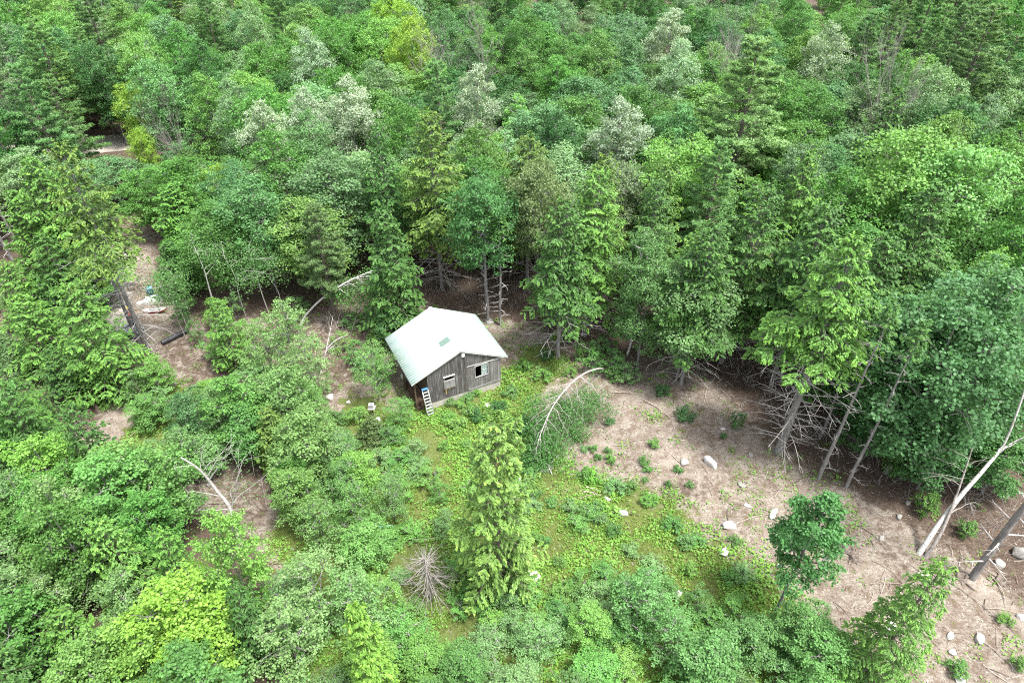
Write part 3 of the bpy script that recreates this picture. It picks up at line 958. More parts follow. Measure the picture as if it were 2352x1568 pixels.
def zone_words(px, py):
    if py < 170:
        side = 'far left' if px < 480 else 'left of centre' if px < 1000 else 'in the middle' if px < 1500 else 'right of centre' if px < 1950 else 'far right'
        return 'in the farthest rows of the forest, ' + side
    if py < 380:
        side = 'on the far left' if px < 520 else 'left behind the cabin' if px < 950 else 'well behind the cabin' if px < 1450 else 'right of the cabin' if px < 1950 else 'on the far right'
        return 'in the middle rows of the forest, ' + side
    side = 'on the far left' if px < 450 else 'left of the cabin' if px < 900 else 'behind the cabin' if px < 1300 else 'right of the cabin' if px < 1800 else 'on the far right'
    return 'in the front rows of the forest, ' + side


COLOUR_WORD = [(MID, 'mid green'), (DEEP, 'deep green'), (LIGHT, 'light green'), (BLUEG, 'bluish green'), (GREYG, 'grey-green')]


def fill_forest():
    r = np.random.default_rng(42)
    cand = []
    while len(cand) < 32000:
        y = r.uniform(36, 168)
        half = 0.80 * math.hypot(y, CAM_H) + 7
        x = r.uniform(-half, half)
        if r.random() < (half / 145.0):
            cand.append((x, y))
    pts = [p for p in PLACED]
    n = 0
    for (x, y) in cand:
        if not inside(BACK_FOREST, x, y):
            continue
        gpx, gpy = proj((x, y, 0))
        dmin = 3.35 + 0.012 * max(0, y - 50) + (1.6 if y > 105 else 0)
        if any((x - a) ** 2 + (y - b) ** 2 < max(dmin, 0.62 * dmin + 0.5 * c) ** 2 for a, b, c in pts):
            continue
        px, py = proj((x, y, 11))
        edge = gpy > 560
        # what grows where
        w = dict(maple=0.50, aspen=0.32, hemlock=0.09, pine=0.05, birch=0.04)
        if (px > 1250 and 380 < py < 800) or (px < 480 and py > 300):
            w = dict(maple=0.30, aspen=0.14, hemlock=0.52, pine=0.0, birch=0.04)
        if 480 <= px < 900 and py > 430:
            w = dict(maple=0.45, aspen=0.22, hemlock=0.15, pine=0.03, birch=0.15)
        if px > 1990 and py < 130 or (px < 260 and py < 260):
            w = dict(maple=0.42, aspen=0.24, hemlock=0.10, pine=0.24, birch=0.0)
        k = r.choice(list(w), p=list(w.values()))
        h = {'maple': r.uniform(8.5, 13.5), 'aspen': r.uniform(8.5, 14), 'hemlock': r.uniform(8.5, 14), 'pine': r.uniform(12, 16), 'birch': r.uniform(9, 12)}[k]
        rad = {'maple': r.uniform(3.0, 4.6), 'aspen': r.uniform(2.5, 3.8), 'hemlock': r.uniform(2.7, 3.9), 'pine': r.uniform(3.0, 4.2), 'birch': r.uniform(1.8, 2.6)}[k]
        if in_clear(x, y, h, rad):
            h *= 0.6
            rad *= 0.75
            if in_clear(x, y, h, rad):
                continue
        if k == 'hemlock':
            c = [HEM, HEMB, HEMY][r.choice(3, p=[0.6, 0.28, 0.12])]
            cw = {HEM: 'dark green', HEMB: 'bright green', HEMY: 'golden green'}[c]
        elif k == 'pine':
            c, cw = PINE, 'feathery'
        else:
            ci = r.choice(5, p=[0.34, 0.17, 0.22, 0.14, 0.13] if k == 'maple' else [0.2, 0.1, 0.16, 0.24, 0.30])
            c, cw = COLOUR_WORD[ci]
        nice = {'maple': 'round-crowned maple', 'aspen': 'slender aspen', 'hemlock': 'drooping hemlock', 'pine': 'white pine', 'birch': 'pale-stemmed birch'}[k]
        zw = zone_words(px, py)
        lab = f'{cw} {nice} {zw}'
        wpx = rad * 1.1 * 1568 / math.hypot(y, CAM_H - 8)
        if px + wpx < -100 or px - wpx > 2700 or proj((x, y, h * 0.25))[1] < -5:
            continue
        nv = {'maple': 5, 'aspen': 3, 'hemlock': 4, 'pine': 3, 'birch': 2}[k]
        front = 830 < gpx < 1800 and gpy > 610
        pk = {'hemlock': 'edge_hemlock', 'maple': 'edge_maple', 'aspen': 'edge_maple'}.get(k, k) if front else k
        o = plant(pk, int(r.integers(0, 2 if front else nv)), x, y, h, rad, jit(c, 0.16), lab, f'{nice}s {zw}', keep=False)
        MANY.append((o, f'{cw} {nice}', proj((x, y, h * 0.85))))
        pts.append((x, y, rad * 0.9))
        n += 1
    return n


MANY = []
n_forest = fill_forest()


def fill_front():
    r = np.random.default_rng(5)
    pts = [p for p in PLACED]
    n = 0
    for _ in range(6000):
        px, py = r.uniform(-500, 720), r.uniform(960, 2300)
        x, y = at(px, py)
        if y < 3 or not inside(FRONT_WOOD, x, y):
            continue
        if any((x - a) ** 2 + (y - b) ** 2 < 2.0 ** 2 + 0.0 * c for a, b, c in pts):
            continue
        if in_clear(x, y, 6.5, 1.8, 0.1):
            continue
        tpx, tpy = proj((x, y, 5))
        if 470 < tpx < 690 and 1080 < tpy < 1330 or 450 < tpx < 660 and 1430 < tpy:
            continue
        k = r.choice(['near_maple', 'near_hemlock', 'near_birch'], p=[0.4, 0.42, 0.18])
        h = r.uniform(5, 8.2)
        rad = r.uniform(1.6, 2.5)
        c = {'near_maple': [MID, LIGHT, (0.08, 0.18, 0.055)][r.integers(0, 3)], 'near_hemlock': [HEM, HEMB][r.integers(0, 2)], 'near_birch': (0.10, 0.18, 0.07)}[k]
        nice = {'near_maple': 'leafy maple', 'near_hemlock': 'layered hemlock', 'near_birch': 'small-leaved birch'}[k]
        cw = 'dark green' if c in (HEM, MID) else 'bright green'
        zw = 'at the left edge of the foreground thicket' if tpx < 150 else 'in the middle of the foreground thicket at lower left' if tpx < 330 else 'at the inner edge of the foreground thicket at lower left'
        o = plant(k, int(r.integers(0, 3)), x, y, h, rad, jit(c), f'{cw} {nice} {zw}', f'{nice}s {zw}')
        MANY.append((o, f'{cw} {nice}', proj((x, y, h * 0.85))))
        pts.append((x, y, rad))
        n += 1
    return n


n_front = fill_front()
print('forest trees', n_forest, 'front trees', n_front)

# ------------------------------------------------------------------ saplings under the forest edge and on the open ground

def fill_understory():
    r = np.random.default_rng(11)
    pts = [(p[0], p[1], 0.9) for p in PLACED]
    keep_open = [[(470, 1085), (660, 1085), (700, 1200), (640, 1345), (520, 1330)], [(735, 890), (780, 890), (780, 940), (735, 940)], [(850, 940), (890, 940), (890, 1000), (850, 1000)], [(925, 1235), (1060, 1235), (1060, 1385), (925, 1385)],
                 [(1190, 1290), (1260, 1290), (1260, 1350), (1190, 1350)], [(840, 1190), (920, 1190), (920, 1230), (840, 1230)], [(470, 1440), (600, 1440), (620, 1568), (460, 1568)], [(1540, 1345), (1590, 1345), (1590, 1385), (1540, 1385)],
                 [(935, 890), (1010, 890), (1010, 960), (935, 960)], [(1470, 1470), (1570, 1470), (1570, 1540), (1470, 1540)], [(700, 985), (750, 985), (750, 1020), (700, 1020)]]
    zones = [(['sapling'], [(420, 720), (560, 715), (690, 725), (700, 800), (560, 860), (420, 800)], 14, 1.6, 3.0, 0.8, 1.3, 'under the row of pale stems'),
             (['near_birch', 'near_maple', 'near_birch'], [(600, 900), (720, 940), (760, 1060), (860, 1160), (960, 1300), (640, 1270), (560, 1000)], 11, 2.8, 4.6, 1.2, 1.7, 'in the leafy tangle below left of the cabin'),
             (['near_birch', 'near_maple', 'near_birch'], [(640, 1330), (930, 1400), (1050, 1460), (1330, 1500), (1400, 1800), (600, 1800)], 20, 1.8, 3.6, 1.2, 1.8, 'along the bottom edge of the photo'),
             (['near_birch', 'near_maple', 'sapling'], [(1330, 1460), (1480, 1400), (1700, 1430), (1960, 1560), (1990, 1800), (1400, 1800)], 14, 1.5, 3.2, 1.0, 1.6, 'in the bottom thicket right of centre'),
             (['sapling'], [(760, 950), (950, 1010), (1060, 1200), (1080, 1400), (940, 1420), (800, 1250)], 20, 0.7, 1.5, 0.8, 1.3, 'on the green ground below the cabin'),
             (['sapling'], [(1080, 1380), (1420, 1330), (1700, 1420), (1500, 1480), (1150, 1500)], 26, 0.9, 2.0, 0.8, 1.3, 'in the grass near the bottom'),
             (['sapling'], [(1330, 800), (1440, 800), (1460, 880), (1360, 870)], 5, 1.3, 2.4, 0.8, 1.2, 'at the foot of the pale forked trunk'),
             (['sapling'], [(780, 740), (890, 760), (930, 900), (860, 900), (760, 840)], 9, 1.2, 2.4, 0.8, 1.3, 'in the brush left of the cabin wall'),
             (['sapling', 'near_maple'], [(330, 900), (470, 900), (560, 1000), (520, 1150), (300, 1120)], 12, 1.5, 3.6, 0.9, 1.6, 'round the grassy lane'),
             (['shrub'], [(1010, 900), (1180, 900), (1240, 1060), (1480, 1130), (1700, 1300), (1750, 1400), (1200, 1400), (1000, 1150)], 46, 0.4, 0.85, 0.4, 0.9, 'in the grass of the clearing'),
             (['shrub'], [(1300, 1000), (1560, 1060), (1760, 1250), (1640, 1260), (1450, 1130)], 14, 0.25, 0.5, 0.25, 0.5, 'on the bare slope'),
             (['near_hemlock', 'sapling'], [(-60, 660), (180, 660), (220, 760), (120, 880), (-60, 860)], 9, 2.0, 4.5, 1.2, 2.2, 'on the left bank beside the path')]
    for kinds, poly, cnt, h0, h1, r0, r1, zw in zones:
        xs = [p[0] for p in poly]
        ys = [p[1] for p in poly]
        k = t = 0
        while k < cnt and t < 3000:
            t += 1
            px, py = r.uniform(min(xs), max(xs)), r.uniform(min(ys), max(ys))
            if not inside(poly, px, py):
                continue
            x, y = at(px, py)
            h = r.uniform(h0, h1)
            if y < 5 or any(inside(q, *proj((x, y, h * f))) for q in keep_open for f in (0.1, 0.5, 0.9)):
                continue
            rd = r.uniform(r0, r1)
            if any((x - a) ** 2 + (y - b) ** 2 < (0.55 * rd + 0.45 * c) ** 2 for a, b, c in pts):
                continue
            kind = kinds[r.integers(0, len(kinds))]
            ci = r.integers(0, 4)
            c = [(0.088, 0.195, 0.055), (0.075, 0.165, 0.052), (0.115, 0.225, 0.058), (0.108, 0.20, 0.082)][ci]
            cw = ['fresh green', 'dark green', 'yellow-green', 'greyish green'][ci]
            nice = {'shrub': 'low bush', 'sapling': 'sapling', 'near_birch': 'small-leaved young birch', 'near_maple': 'leafy young tree', 'near_hemlock': 'young hemlock'}[kind]
            o = plant(kind, int(r.integers(0, 2)), x, y, h, rd, jit(c), f'{cw} {nice} {zw}', f'{nice}s {zw}', keep=False)
            MANY.append((o, f'{cw} {nice}', proj((x, y, h * 0.85))))
            pts.append((x, y, rd))
            k += 1


fill_understory()
for (px, py, h, rd, c, lab) in (
        (1145, 945, 0.9, 0.75, DEEP, 'dark round shrub in front of the cabin, right of the flat rock'), (1097, 962, 0.8, 0.7, DEEP, 'dark shrub left of the dark round one in front of the cabin'),
        (1195, 990, 1.3, 1.0, (0.045, 0.11, 0.04), 'large dark glossy shrub left of the fallen birch crown'), (1520, 905, 0.9, 0.65, (0.06, 0.14, 0.05), 'single green shrub on the brown ground right of the fallen birch'),
        (1570, 962, 0.7, 0.85, (0.045, 0.105, 0.04), 'low dark shrub on the brown slope below the single green one'), (1205, 845, 0.8, 0.8, (0.10, 0.21, 0.05), 'bright shrub near the right corner of the cabin'),
        (1245, 868, 0.8, 0.9, (0.095, 0.20, 0.05), 'bright spreading shrub right of the one by the cabin corner'), (1255, 822, 0.6, 0.7, (0.05, 0.125, 0.045), 'dark low shrub behind the bright ones by the cabin'),
        (2197, 1540, 0.8, 0.65, (0.085, 0.19, 0.055), 'round green shrub on bare ground at the bottom right'), (2303, 1428, 0.5, 0.5, (0.095, 0.19, 0.045), 'small green shrub beside a pale stone near the right edge'),
        (2335, 1532, 0.6, 0.5, (0.09, 0.18, 0.05), 'small green shrub in the bottom right corner'), (1358, 1100, 0.8, 0.75, (0.11, 0.25, 0.045), 'bright leafy shrub right of the weathered boards'),
        (1280, 790, 1.2, 0.75, (0.125, 0.235, 0.045), 'yellow-green shrub at the forest edge right of the cabin'), (1400, 1055, 0.5, 0.4, (0.10, 0.22, 0.05), 'tiny bright shrub on the brown ground'),
        (1500, 1030, 0.5, 0.5, (0.09, 0.19, 0.05), 'small green tuft in the middle of the brown slope'), (1690, 985, 1.6, 0.6, (0.07, 0.15, 0.045), 'green shrub at the edge of the dark forest floor'),
        (1400, 975, 0.5, 0.45, (0.07, 0.16, 0.06), 'small tuft right of the fallen birch crown'), (1490, 1150, 0.7, 0.7, (0.10, 0.22, 0.05), 'green shrub at the upper edge of the grass'),
        (1660, 1005, 0.4, 0.3, DEEP, 'tiny dark tuft beside the stones on the slope'), (2215, 1225, 1.2, 0.7, (0.085, 0.18, 0.05), 'light shrub behind the white birch foot at right'),
        (2120, 1175, 1.8, 0.9, (0.095, 0.19, 0.05), 'light green shrub left of the white birch'), (1310, 860, 0.6, 0.6, (0.10, 0.20, 0.05), 'low shrub between the cabin and the fallen birch'),
        (1330, 830, 2.0, 0.55, (0.085, 0.175, 0.05), 'upright narrow shrub above the fallen birch'), (1410, 870, 1.2, 0.9, (0.09, 0.18, 0.055), 'leafy shrub at the foot of the pale forked trunk'),
        (1090, 905, 0.5, 0.6, (0.11, 0.23, 0.05), 'leafy shrub against the cabin foundation'), (1030, 960, 0.5, 0.7, (0.10, 0.215, 0.05), 'leafy shrub right of the ladder foot')):
    x, y = at(px, py)
    plant('shrub', int(rng.integers(0, 2)), x, y, h, rd, c, lab, keep=False)


# each tree of the masses is told apart by its colour, its kind and the nearest landmark in the photo
LANDMARKS = [(700, 110, 'the highest silver crown'), (795, 215, 'the second silver crown'), (1092, 190, 'the whitish crown over the golden hemlock'), (1428, 290, 'the silver tree above the black gap'),
             (1555, 60, 'the pale silver crowns at the top'), (690, 240, 'the ragged silver-green crown'), (1745, 190, 'the big feathery pine'), (2200, 60, 'the corner pines'), (90, 120, 'the soft pines in the left corner'),
             (300, 240, 'the yellow-green maple by the road'), (930, 60, 'the yellowest top crown'), (985, 400, 'the golden hemlock'), (1375, 480, 'the bright hemlock behind the cabin'), (1110, 460, 'the deep green tree behind the cabin'),
             (1245, 430, 'the brown-green tree'), (2140, 350, 'the pale rounded crown'), (2250, 380, 'the mint green crown'), (1905, 540, 'the tall dark hemlock on the right'), (2165, 500, 'the large dark hemlock at right'),
             (2055, 220, 'the two forked snags'), (310, 320, 'the gravel road'), (215, 430, 'the tall hemlock by the path'), (170, 800, 'the dense tiered hemlock'), (560, 640, 'the row of pale stems'), (780, 660, 'the bent white birch'),
             (1610, 640, 'the soft grey-green tree'), (1440, 680, 'the pale forked trunk'), (720, 480, 'the small olive pine'), (500, 400, 'the small yellow-green tree'), (1010, 100, 'the bare tree left of centre'), (1755, 40, 'the bare crown at the top'),
             (370, 1420, 'the brightest maple'), (520, 1170, 'the bare grey tree'), (885, 1480, 'the narrow spruce'), (990, 1310, 'the dead conifer'), (1130, 1150, 'the loose fir'), (1860, 1240, 'the small dense maple'),
             (1985, 1400, 'the light fir'), (1558, 1365, 'the bright white rock'), (1228, 1325, 'the round block'), (757, 914, 'the white boulder'), (869, 977, 'the white rounded boulder'), (880, 1209, 'the turquoise plank'),
             (975, 920, 'the ladder'), (350, 1000, 'the grassy lane'), (60, 950, 'the bare bank'), (725, 1005, 'the tan boulder'), (1520, 1510, 'the pale crooked branch'), (635, 760, 'the pale leafy birches'), (2300, 760, 'the blue-green trees at right')]


def name_the_many():
    buckets = {}
    for o, phrase, (px, py) in MANY:
        best = min(LANDMARKS, key=lambda l: (l[0] - px) ** 2 + (l[1] - py) ** 2)
        dx, dy = px - best[0], py - best[1]
        side = ('right of' if dx > 0 else 'left of') if abs(dx) > abs(dy) else ('below' if dy > 0 else 'above')
        buckets.setdefault((phrase, side, best[2]), []).append((math.hypot(dx, dy), o))
    order = ['nearest', 'second nearest', 'third nearest', 'fourth nearest', 'fifth nearest', 'sixth nearest', 'seventh nearest', 'eighth nearest', 'ninth nearest', 'tenth nearest', 'eleventh nearest', 'twelfth nearest', 'thirteenth nearest', 'fourteenth nearest', 'fifteenth nearest']
    for (phrase, side, mark), lst in buckets.items():
        lst.sort(key=lambda e: e[0])
        for i, (_, o) in enumerate(lst):
            o['label'] = f'{phrase} {side} {mark}' if len(lst) == 1 else f'{order[min(i, 14)]} {phrase} {side} {mark}'


name_the_many()

# ------------------------------------------------------------------ the cabin
def box_mesh(name, mat, x0, x1, y0, y1, z0, z1, bev=0.0):
    bm = bmesh.new()
    bmesh.ops.create_cube(bm, size=1.0)
    for v in bm.verts:
        v.co = Vector(((x0 + x1) / 2 + v.co.x * (x1 - x0), (y0 + y1) / 2 + v.co.y * (y1 - y0), (z0 + z1) / 2 + v.co.z * (z1 - z0)))
    if bev:
        bmesh.ops.bevel(bm, geom=bm.edges[:], offset=bev, segments=1, affect='EDGES')
    me = bpy.data.meshes.new(name)
    bm.to_mesh(me)
    bm.free()
    if mat:
        me.materials.append(mat)
    return me


def box(name, mat, x0, x1, y0, y1, z0, z1, parent=None, bev=0.0):
    return link(name, box_mesh(name, mat, x0, x1, y0, y1, z0, z1, bev), parent)


def prism_mesh(name, mat, prof, y0, y1, axis='y'):
    """outline prof [(a, z)] in the wall plane, pushed from y0 to y1"""
    bm = bmesh.new()
    a = [bm.verts.new((u, y0, z)) for u, z in prof]
    b = [bm.verts.new((u, y1, z)) for u, z in prof]
    bm.faces.new(a)
    bm.faces.new(b[::-1])
    n = len(prof)
    for i in range(n):
        bm.faces.new((a[i], b[i], b[(i + 1) % n], a[(i + 1) % n]))
    bmesh.ops.recalc_face_normals(bm, faces=bm.faces[:])
    me = bpy.data.meshes.new(name)
    bm.to_mesh(me)
    bm.free()
    if mat:
        me.materials.append(mat)
    return me


def board_mat(name, c1, c2, c3):
    m, nt, out = new_mat(name)
    oi = N(nt, 'ObjectInfo')
    tc = N(nt, 'TexCoord')
    off = N(nt, 'VectorMath', operation='ADD')
    sc = N(nt, 'VectorMath', operation='SCALE')
    cb = N(nt, 'CombineXYZ')
    nt.links.new(oi.outputs['Random'], cb.inputs[0])
    nt.links.new(oi.outputs['Random'], cb.inputs[2])
    nt.links.new(cb.outputs[0], sc.inputs[0])
    sc.inputs['Scale'].default_value = 40.0
    nt.links.new(tc.outputs['Object'], off.inputs[0])
    nt.links.new(sc.outputs[0], off.inputs[1])
    grain = noise(nt, 14, 5, 0.7, vec=off.outputs[0], stretch=(2.2, 1, 0.09))
    blot = noise(nt, 1.4, 4, 0.6, vec=off.outputs[0], stretch=(1.5, 1, 0.5))
    c = ramp(nt, grain, [(0.30, c1), (0.52, c2), (0.72, c3)])
    c = mixc(nt, ramp(nt, blot, [(0.45, 0.0), (0.68, 0.65)]), c, c1)
    k = ramp(nt, oi.outputs['Random'], [(0, (0.70, 0.65, 0.60)), (0.35, (1.0, 0.99, 0.97)), (0.7, (1.25, 1.26, 1.26)), (1, (0.85, 0.82, 0.78))])
    c = mixc(nt, 1.0, c, k, 'MULTIPLY')
    p = N(nt, 'BsdfPrincipled')
    p.inputs['Roughness'].default_value = 0.85
    p.inputs['Specular IOR Level'].default_value = 0.2
    b = N(nt, 'Bump')
    b.inputs['Strength'].default_value = 0.5
    b.inputs['Distance'].default_value = 0.01
    nt.links.new(grain, b.inputs['Height'])
    nt.links.new(b.outputs[0], p.inputs['Normal'])
    nt.links.new(c, p.inputs['Base Color'])
    nt.links.new(p.outputs[0], out.inputs[0])
    return m


M['board'] = board_mat('weathered_board', (0.030, 0.027, 0.025), (0.108, 0.104, 0.101), (0.27, 0.268, 0.265))
M['board_pale'] = board_mat('pale_weathered_board', (0.085, 0.081, 0.077), (0.165, 0.16, 0.155), (0.28, 0.275, 0.265))
M['board_brown'] = board_mat('brown_board', (0.035, 0.024, 0.017), (0.09, 0.062, 0.043), (0.19, 0.145, 0.105))
M['trim'] = plain_mat('grey_white_trim', (0.28, 0.27, 0.26), (0.46, 0.45, 0.43), 9, 0.7)
M['concrete'] = plain_mat('concrete', (0.27, 0.25, 0.215), (0.41, 0.385, 0.34), 2.2, 0.9, bump=0.3)
M['roof'] = plain_mat('pale_green_roof_metal', (0.27, 0.40, 0.345), (0.52, 0.62, 0.57), 0.45, 0.42, metal=0.0, spec=0.5, rand=0.06, detail=3)
M['fiberglass'] = plain_mat('green_translucent_sheet', (0.085, 0.135, 0.11), (0.11, 0.165, 0.135), 5, 0.45, spec=0.5)
M['white'] = plain_mat('white_paint', (0.66, 0.65, 0.62), (0.80, 0.79, 0.76), 7, 0.6)
M['alu'] = plain_mat('aluminium', (0.55, 0.56, 0.57), (0.72, 0.73, 0.74), 10, 0.4, metal=0.75)
M['blue'] = plain_mat('blue_plastic', (0.04, 0.12, 0.28), (0.06, 0.17, 0.36), 10, 0.4)
M['dark'] = plain_mat('dark_interior', (0.012, 0.012, 0.012), (0.025, 0.024, 0.022), 4, 0.9)
M['curtain'] = plain_mat('pale_curtain', (0.30, 0.37, 0.36), (0.48, 0.55, 0.53), 12, 0.8, stretch=(4, 1, 0.1))


def glass_mat():
    m, nt, out = new_mat('window_glass')
    p = N(nt, 'BsdfPrincipled')
    p.inputs['Base Color'].default_value = (0.9, 0.95, 0.93, 1)
    p.inputs['Roughness'].default_value = 0.03
    p.inputs['Transmission Weight'].default_value = 0.92
    p.inputs['IOR'].default_value = 1.1
    nt.links.new(p.outputs[0], out.inputs[0])
    return m


M['glass'] = glass_mat()

CX, CY, CYAW = -3.577, 36.351, 0.464
cabin = thing('cabin', 'weathered grey board cabin with a pale mint metal roof in the clearing', 'cabin', (CX, CY, 0), (0, 0, CYAW))
UL, UR, VF, VB = -2.56, 3.10, 0.16, 5.60          # walls
RL, RR, RF, RB = -3.746, 3.688, 0.0, 5.765        # roof edges
ZL, ZR, ZT = 3.037, 2.805, 4.703                  # eaves and ridge


def roof_z(u):
    return ZT + (ZL - ZT) * u / RL if u < 0 else ZT + (ZR - ZT) * u / RR


def under(u):
    return roof_z(u) - 0.13


FND = 0.66
link('foundation', prism_mesh('foundation', M['concrete'], [(UL, -0.6), (UR, -0.6), (UR, FND), (UL, FND)], VF + 0.02, VB - 0.02), cabin)
# side, back and inner walls
link('side_wall', box_mesh('side_wall', M['board_brown'], UL + 0.004, UL + 0.12, VF + 0.12, VB - 0.12, FND, under(UL) - 0.02), cabin)
link('side_wall', box_mesh('side_wall', M['board'], UR - 0.12, UR - 0.004, VF + 0.12, VB - 0.12, FND, under(UR) - 0.02), cabin)
link('back_wall', prism_mesh('back_wall', M['board'], [(UL, FND + 0.003), (UR, FND + 0.003), (UR, under(UR)), (0, under(0)), (UL, under(UL))], VB - 0.12, VB), cabin)
link('floor', box_mesh('floor', M['dark'], UL + 0.13, UR - 0.13, VF + 0.13, VB - 0.13, FND + 0.01, FND + 0.05), cabin)

WIN = (1.10, 2.09, 1.70, 2.72)        # right window opening
LOFT = (-1.24, -0.64, 2.31, 2.62)     # open slot above the shutter


def wall_board(u0, u1, zb0, zb1, mat, proud=0.0, top_slope=True):
    """one vertical board; its top follows the roof when top_slope"""
    g = 0.006
    a, b = u0 + g, u1 - g
    if top_slope:
        if a < 0 < b:
            prof = [(a, zb0), (b, zb0), (b, under(b)), (0, under(0)), (a, under(a))]
        else:
            prof = [(a, zb0), (b, zb0), (b, under(b)), (a, under(a))]
    else:
        prof = [(a, zb0), (b, zb0), (b, zb1), (a, zb1)]
    link('wall_board', prism_mesh('wall_board', mat, prof, VF - proud, VF + 0.03), cabin)


rb = np.random.default_rng(3)
u = UL
SPLIT = 0.50
while u < SPLIT - 0.02:
    w = min(rb.uniform(0.15, 0.235), SPLIT - u)
    if SPLIT - (u + w) < 0.09:
        w = SPLIT - u
    pr = rb.uniform(0, 0.014)
    mid = u + w / 2
    if LOFT[0] < mid < LOFT[1]:
        wall_board(u, u + w, FND - 0.02, LOFT[2], M['board'], pr, False)
        g = 0.006
        link('wall_board', prism_mesh('wall_board', M['board'], [(u + g, LOFT[3]), (u + w - g, LOFT[3]), (u + w - g, under(u + w)), (u + g, under(u))], VF - pr, VF + 0.03), cabin)
    else:
        wall_board(u, u + w, FND - 0.02 - rb.uniform(0, 0.03), 0, M['board'], pr)
    u += w
ZTRIM = 2.94
u = SPLIT
while u < UR - 0.02:
    w = min(rb.uniform(0.17, 0.26), UR - u)
    if UR - (u + w) < 0.09:
        w = UR - u
    pr = rb.uniform(0, 0.008)
    mid = u + w / 2
    if WIN[0] - 0.04 < mid < WIN[1] + 0.04:
        wall_board(u, u + w, FND, WIN[2], M['board_pale'], pr, False)
        wall_board(u, u + w, WIN[3], ZTRIM, M['board_pale'], pr, False)
    else:
        wall_board(u, u + w, FND, min(ZTRIM, under(u + w) - 0.02), M['board_pale'], pr, False)
    if under(u + w) > ZTRIM + 0.1:
        g = 0.006
        link('wall_board', prism_mesh('wall_board', M['board'], [(u + g, ZTRIM), (u + w - g, ZTRIM), (u + w - g, under(u + w)), (u + g, under(u))], VF - 0.012 - pr, VF + 0.03), cabin)
    u += w
link('inner_wall', prism_mesh('inner_wall', M['dark'], [(UL + 0.13, FND + 0.06), (WIN[0] - 0.02, FND + 0.06), (WIN[0] - 0.02, 1.9), (LOFT[0] - 0.05, 1.9), (UL + 0.13, 1.9)], VF + 0.04, VF + 0.06), cabin)
link('trim_board', prism_mesh('trim_board', M['trim'], [(SPLIT - 0.05, ZTRIM - 0.005), (UR + 0.02, 2.76), (UR + 0.02, 2.82), (SPLIT - 0.05, ZTRIM + 0.055)], VF - 0.05, VF - 0.024), cabin)
link('corner_board', box_mesh('corner_board', M['board_pale'], UR - 0.02, UR + 0.03, VF - 0.03, VF + 0.12, FND, 2.70), cabin)
link('sill_board', prism_mesh('sill_board', M['board_pale'], [(SPLIT, FND - 0.01), (UR, FND - 0.01), (UR, FND + 0.12), (SPLIT, FND + 0.10)], VF - 0.045, VF - 0.016), cabin)

# sliding window with a pale curtain
win = link('window', None, cabin, (0, 0, 0))
u0, u1, z0, z1 = WIN
for (a, b, c, d) in ((u0 - 0.035, u1 + 0.035, z1, z1 + 0.045), (u0 - 0.035, u1 + 0.035, z0 - 0.04, z0), (u0 - 0.035, u0, z0, z1), (u1, u1 + 0.035, z0, z1)):
    link('window_frame', box_mesh('window_frame', M['trim'], a, b, VF - 0.045, VF + 0.04, c, d), win)
um = 1.60
link('window_mullion', box_mesh('window_mullion', M['alu'], um - 0.025, um + 0.025, VF - 0.02, VF + 0.03, z0, z1), win)
link('pane', box_mesh('pane', M['glass'], um + 0.025, u1, VF + 0.005, VF + 0.011, z0, z1), win)
cg = Geo()
nf = 26
xs_ = np.linspace(um + 0.03, u1 - 0.01, nf)
ys_ = VF + 0.075 + 0.02 * np.sin(np.arange(nf) * 1.9)
vv = np.concatenate([np.stack([xs_, ys_, np.full(nf, z0 + 0.0)], 1), np.stack([xs_, ys_, np.full(nf, z1 - 0.02)], 1)])
cg.add(vv, [[i, i + 1, nf + i + 1, nf + i] for i in range(nf - 1)], 0.5)
link('curtain', cg.mesh('curtain', M['curtain'], True), win)

# shuttered opening on the left
sh = link('shutter', None, cabin, (0, 0, 0))
link('shutter_lintel', prism_mesh('shutter_lintel', M['white'], [(-1.36, 2.62), (-0.52, 2.62), (-0.52, 2.70), (-1.36, 2.70)], VF - 0.07, VF - 0.018), sh)
for (za, zb) in ((1.55, 1.92), (1.93, 2.31)):
    link('shutter_board', box_mesh('shutter_board', M['board_pale'], -1.36, -0.50, VF - 0.06, VF - 0.02, za, zb), sh)
link('shutter_ledge', box_mesh('shutter_ledge', M['board_brown'], -1.38, -0.48, VF - 0.085, VF - 0.018, 1.50, 1.545), sh)
link('shutter_rail', box_mesh('shutter_rail', M['trim'], -1.36, -0.50, VF - 0.075, VF - 0.061, 2.27, 2.31), sh)
M['stain'] = plain_mat('yellow_foam_stain', (0.42, 0.24, 0.05), (0.62, 0.42, 0.13), 14, 0.9)
for (a, b, c, d) in ((-1.30, -1.14, 1.30, 1.46), (-0.98, -0.88, 1.33, 1.47), (-1.24, -1.19, 0.98, 1.29)):
    bm = bmesh.new()
    bmesh.ops.create_uvsphere(bm, u_segments=10, v_segments=6, radius=0.5)
    for v in bm.verts:
        k = 1 + 0.3 * mnoise.noise(v.co * 3 + Vector((a * 9, c, 0)))
        v.co = Vector(((a + b) / 2 + v.co.x * (b - a) * k, VF - 0.02 + v.co.y * 0.03, (c + d) / 2 + v.co.z * (d - c) * k))
    me = bpy.data.meshes.new('foam_patch')
    bm.to_mesh(me)
    bm.free()
    me.materials.append(M['stain'])
    link('foam_patch', me, cabin)
link('vent_box', box_mesh('vent_box', M['white'], 0.10, 0.34, VF - 0.10, VF - 0.026, 4.02, 4.33, 0.012), cabin)

# roof: ribbed metal sheets laid side by side on each slope
SL_L = math.hypot(RL, ZT - ZL)
SL_R = math.hypot(RR, ZT - ZR)


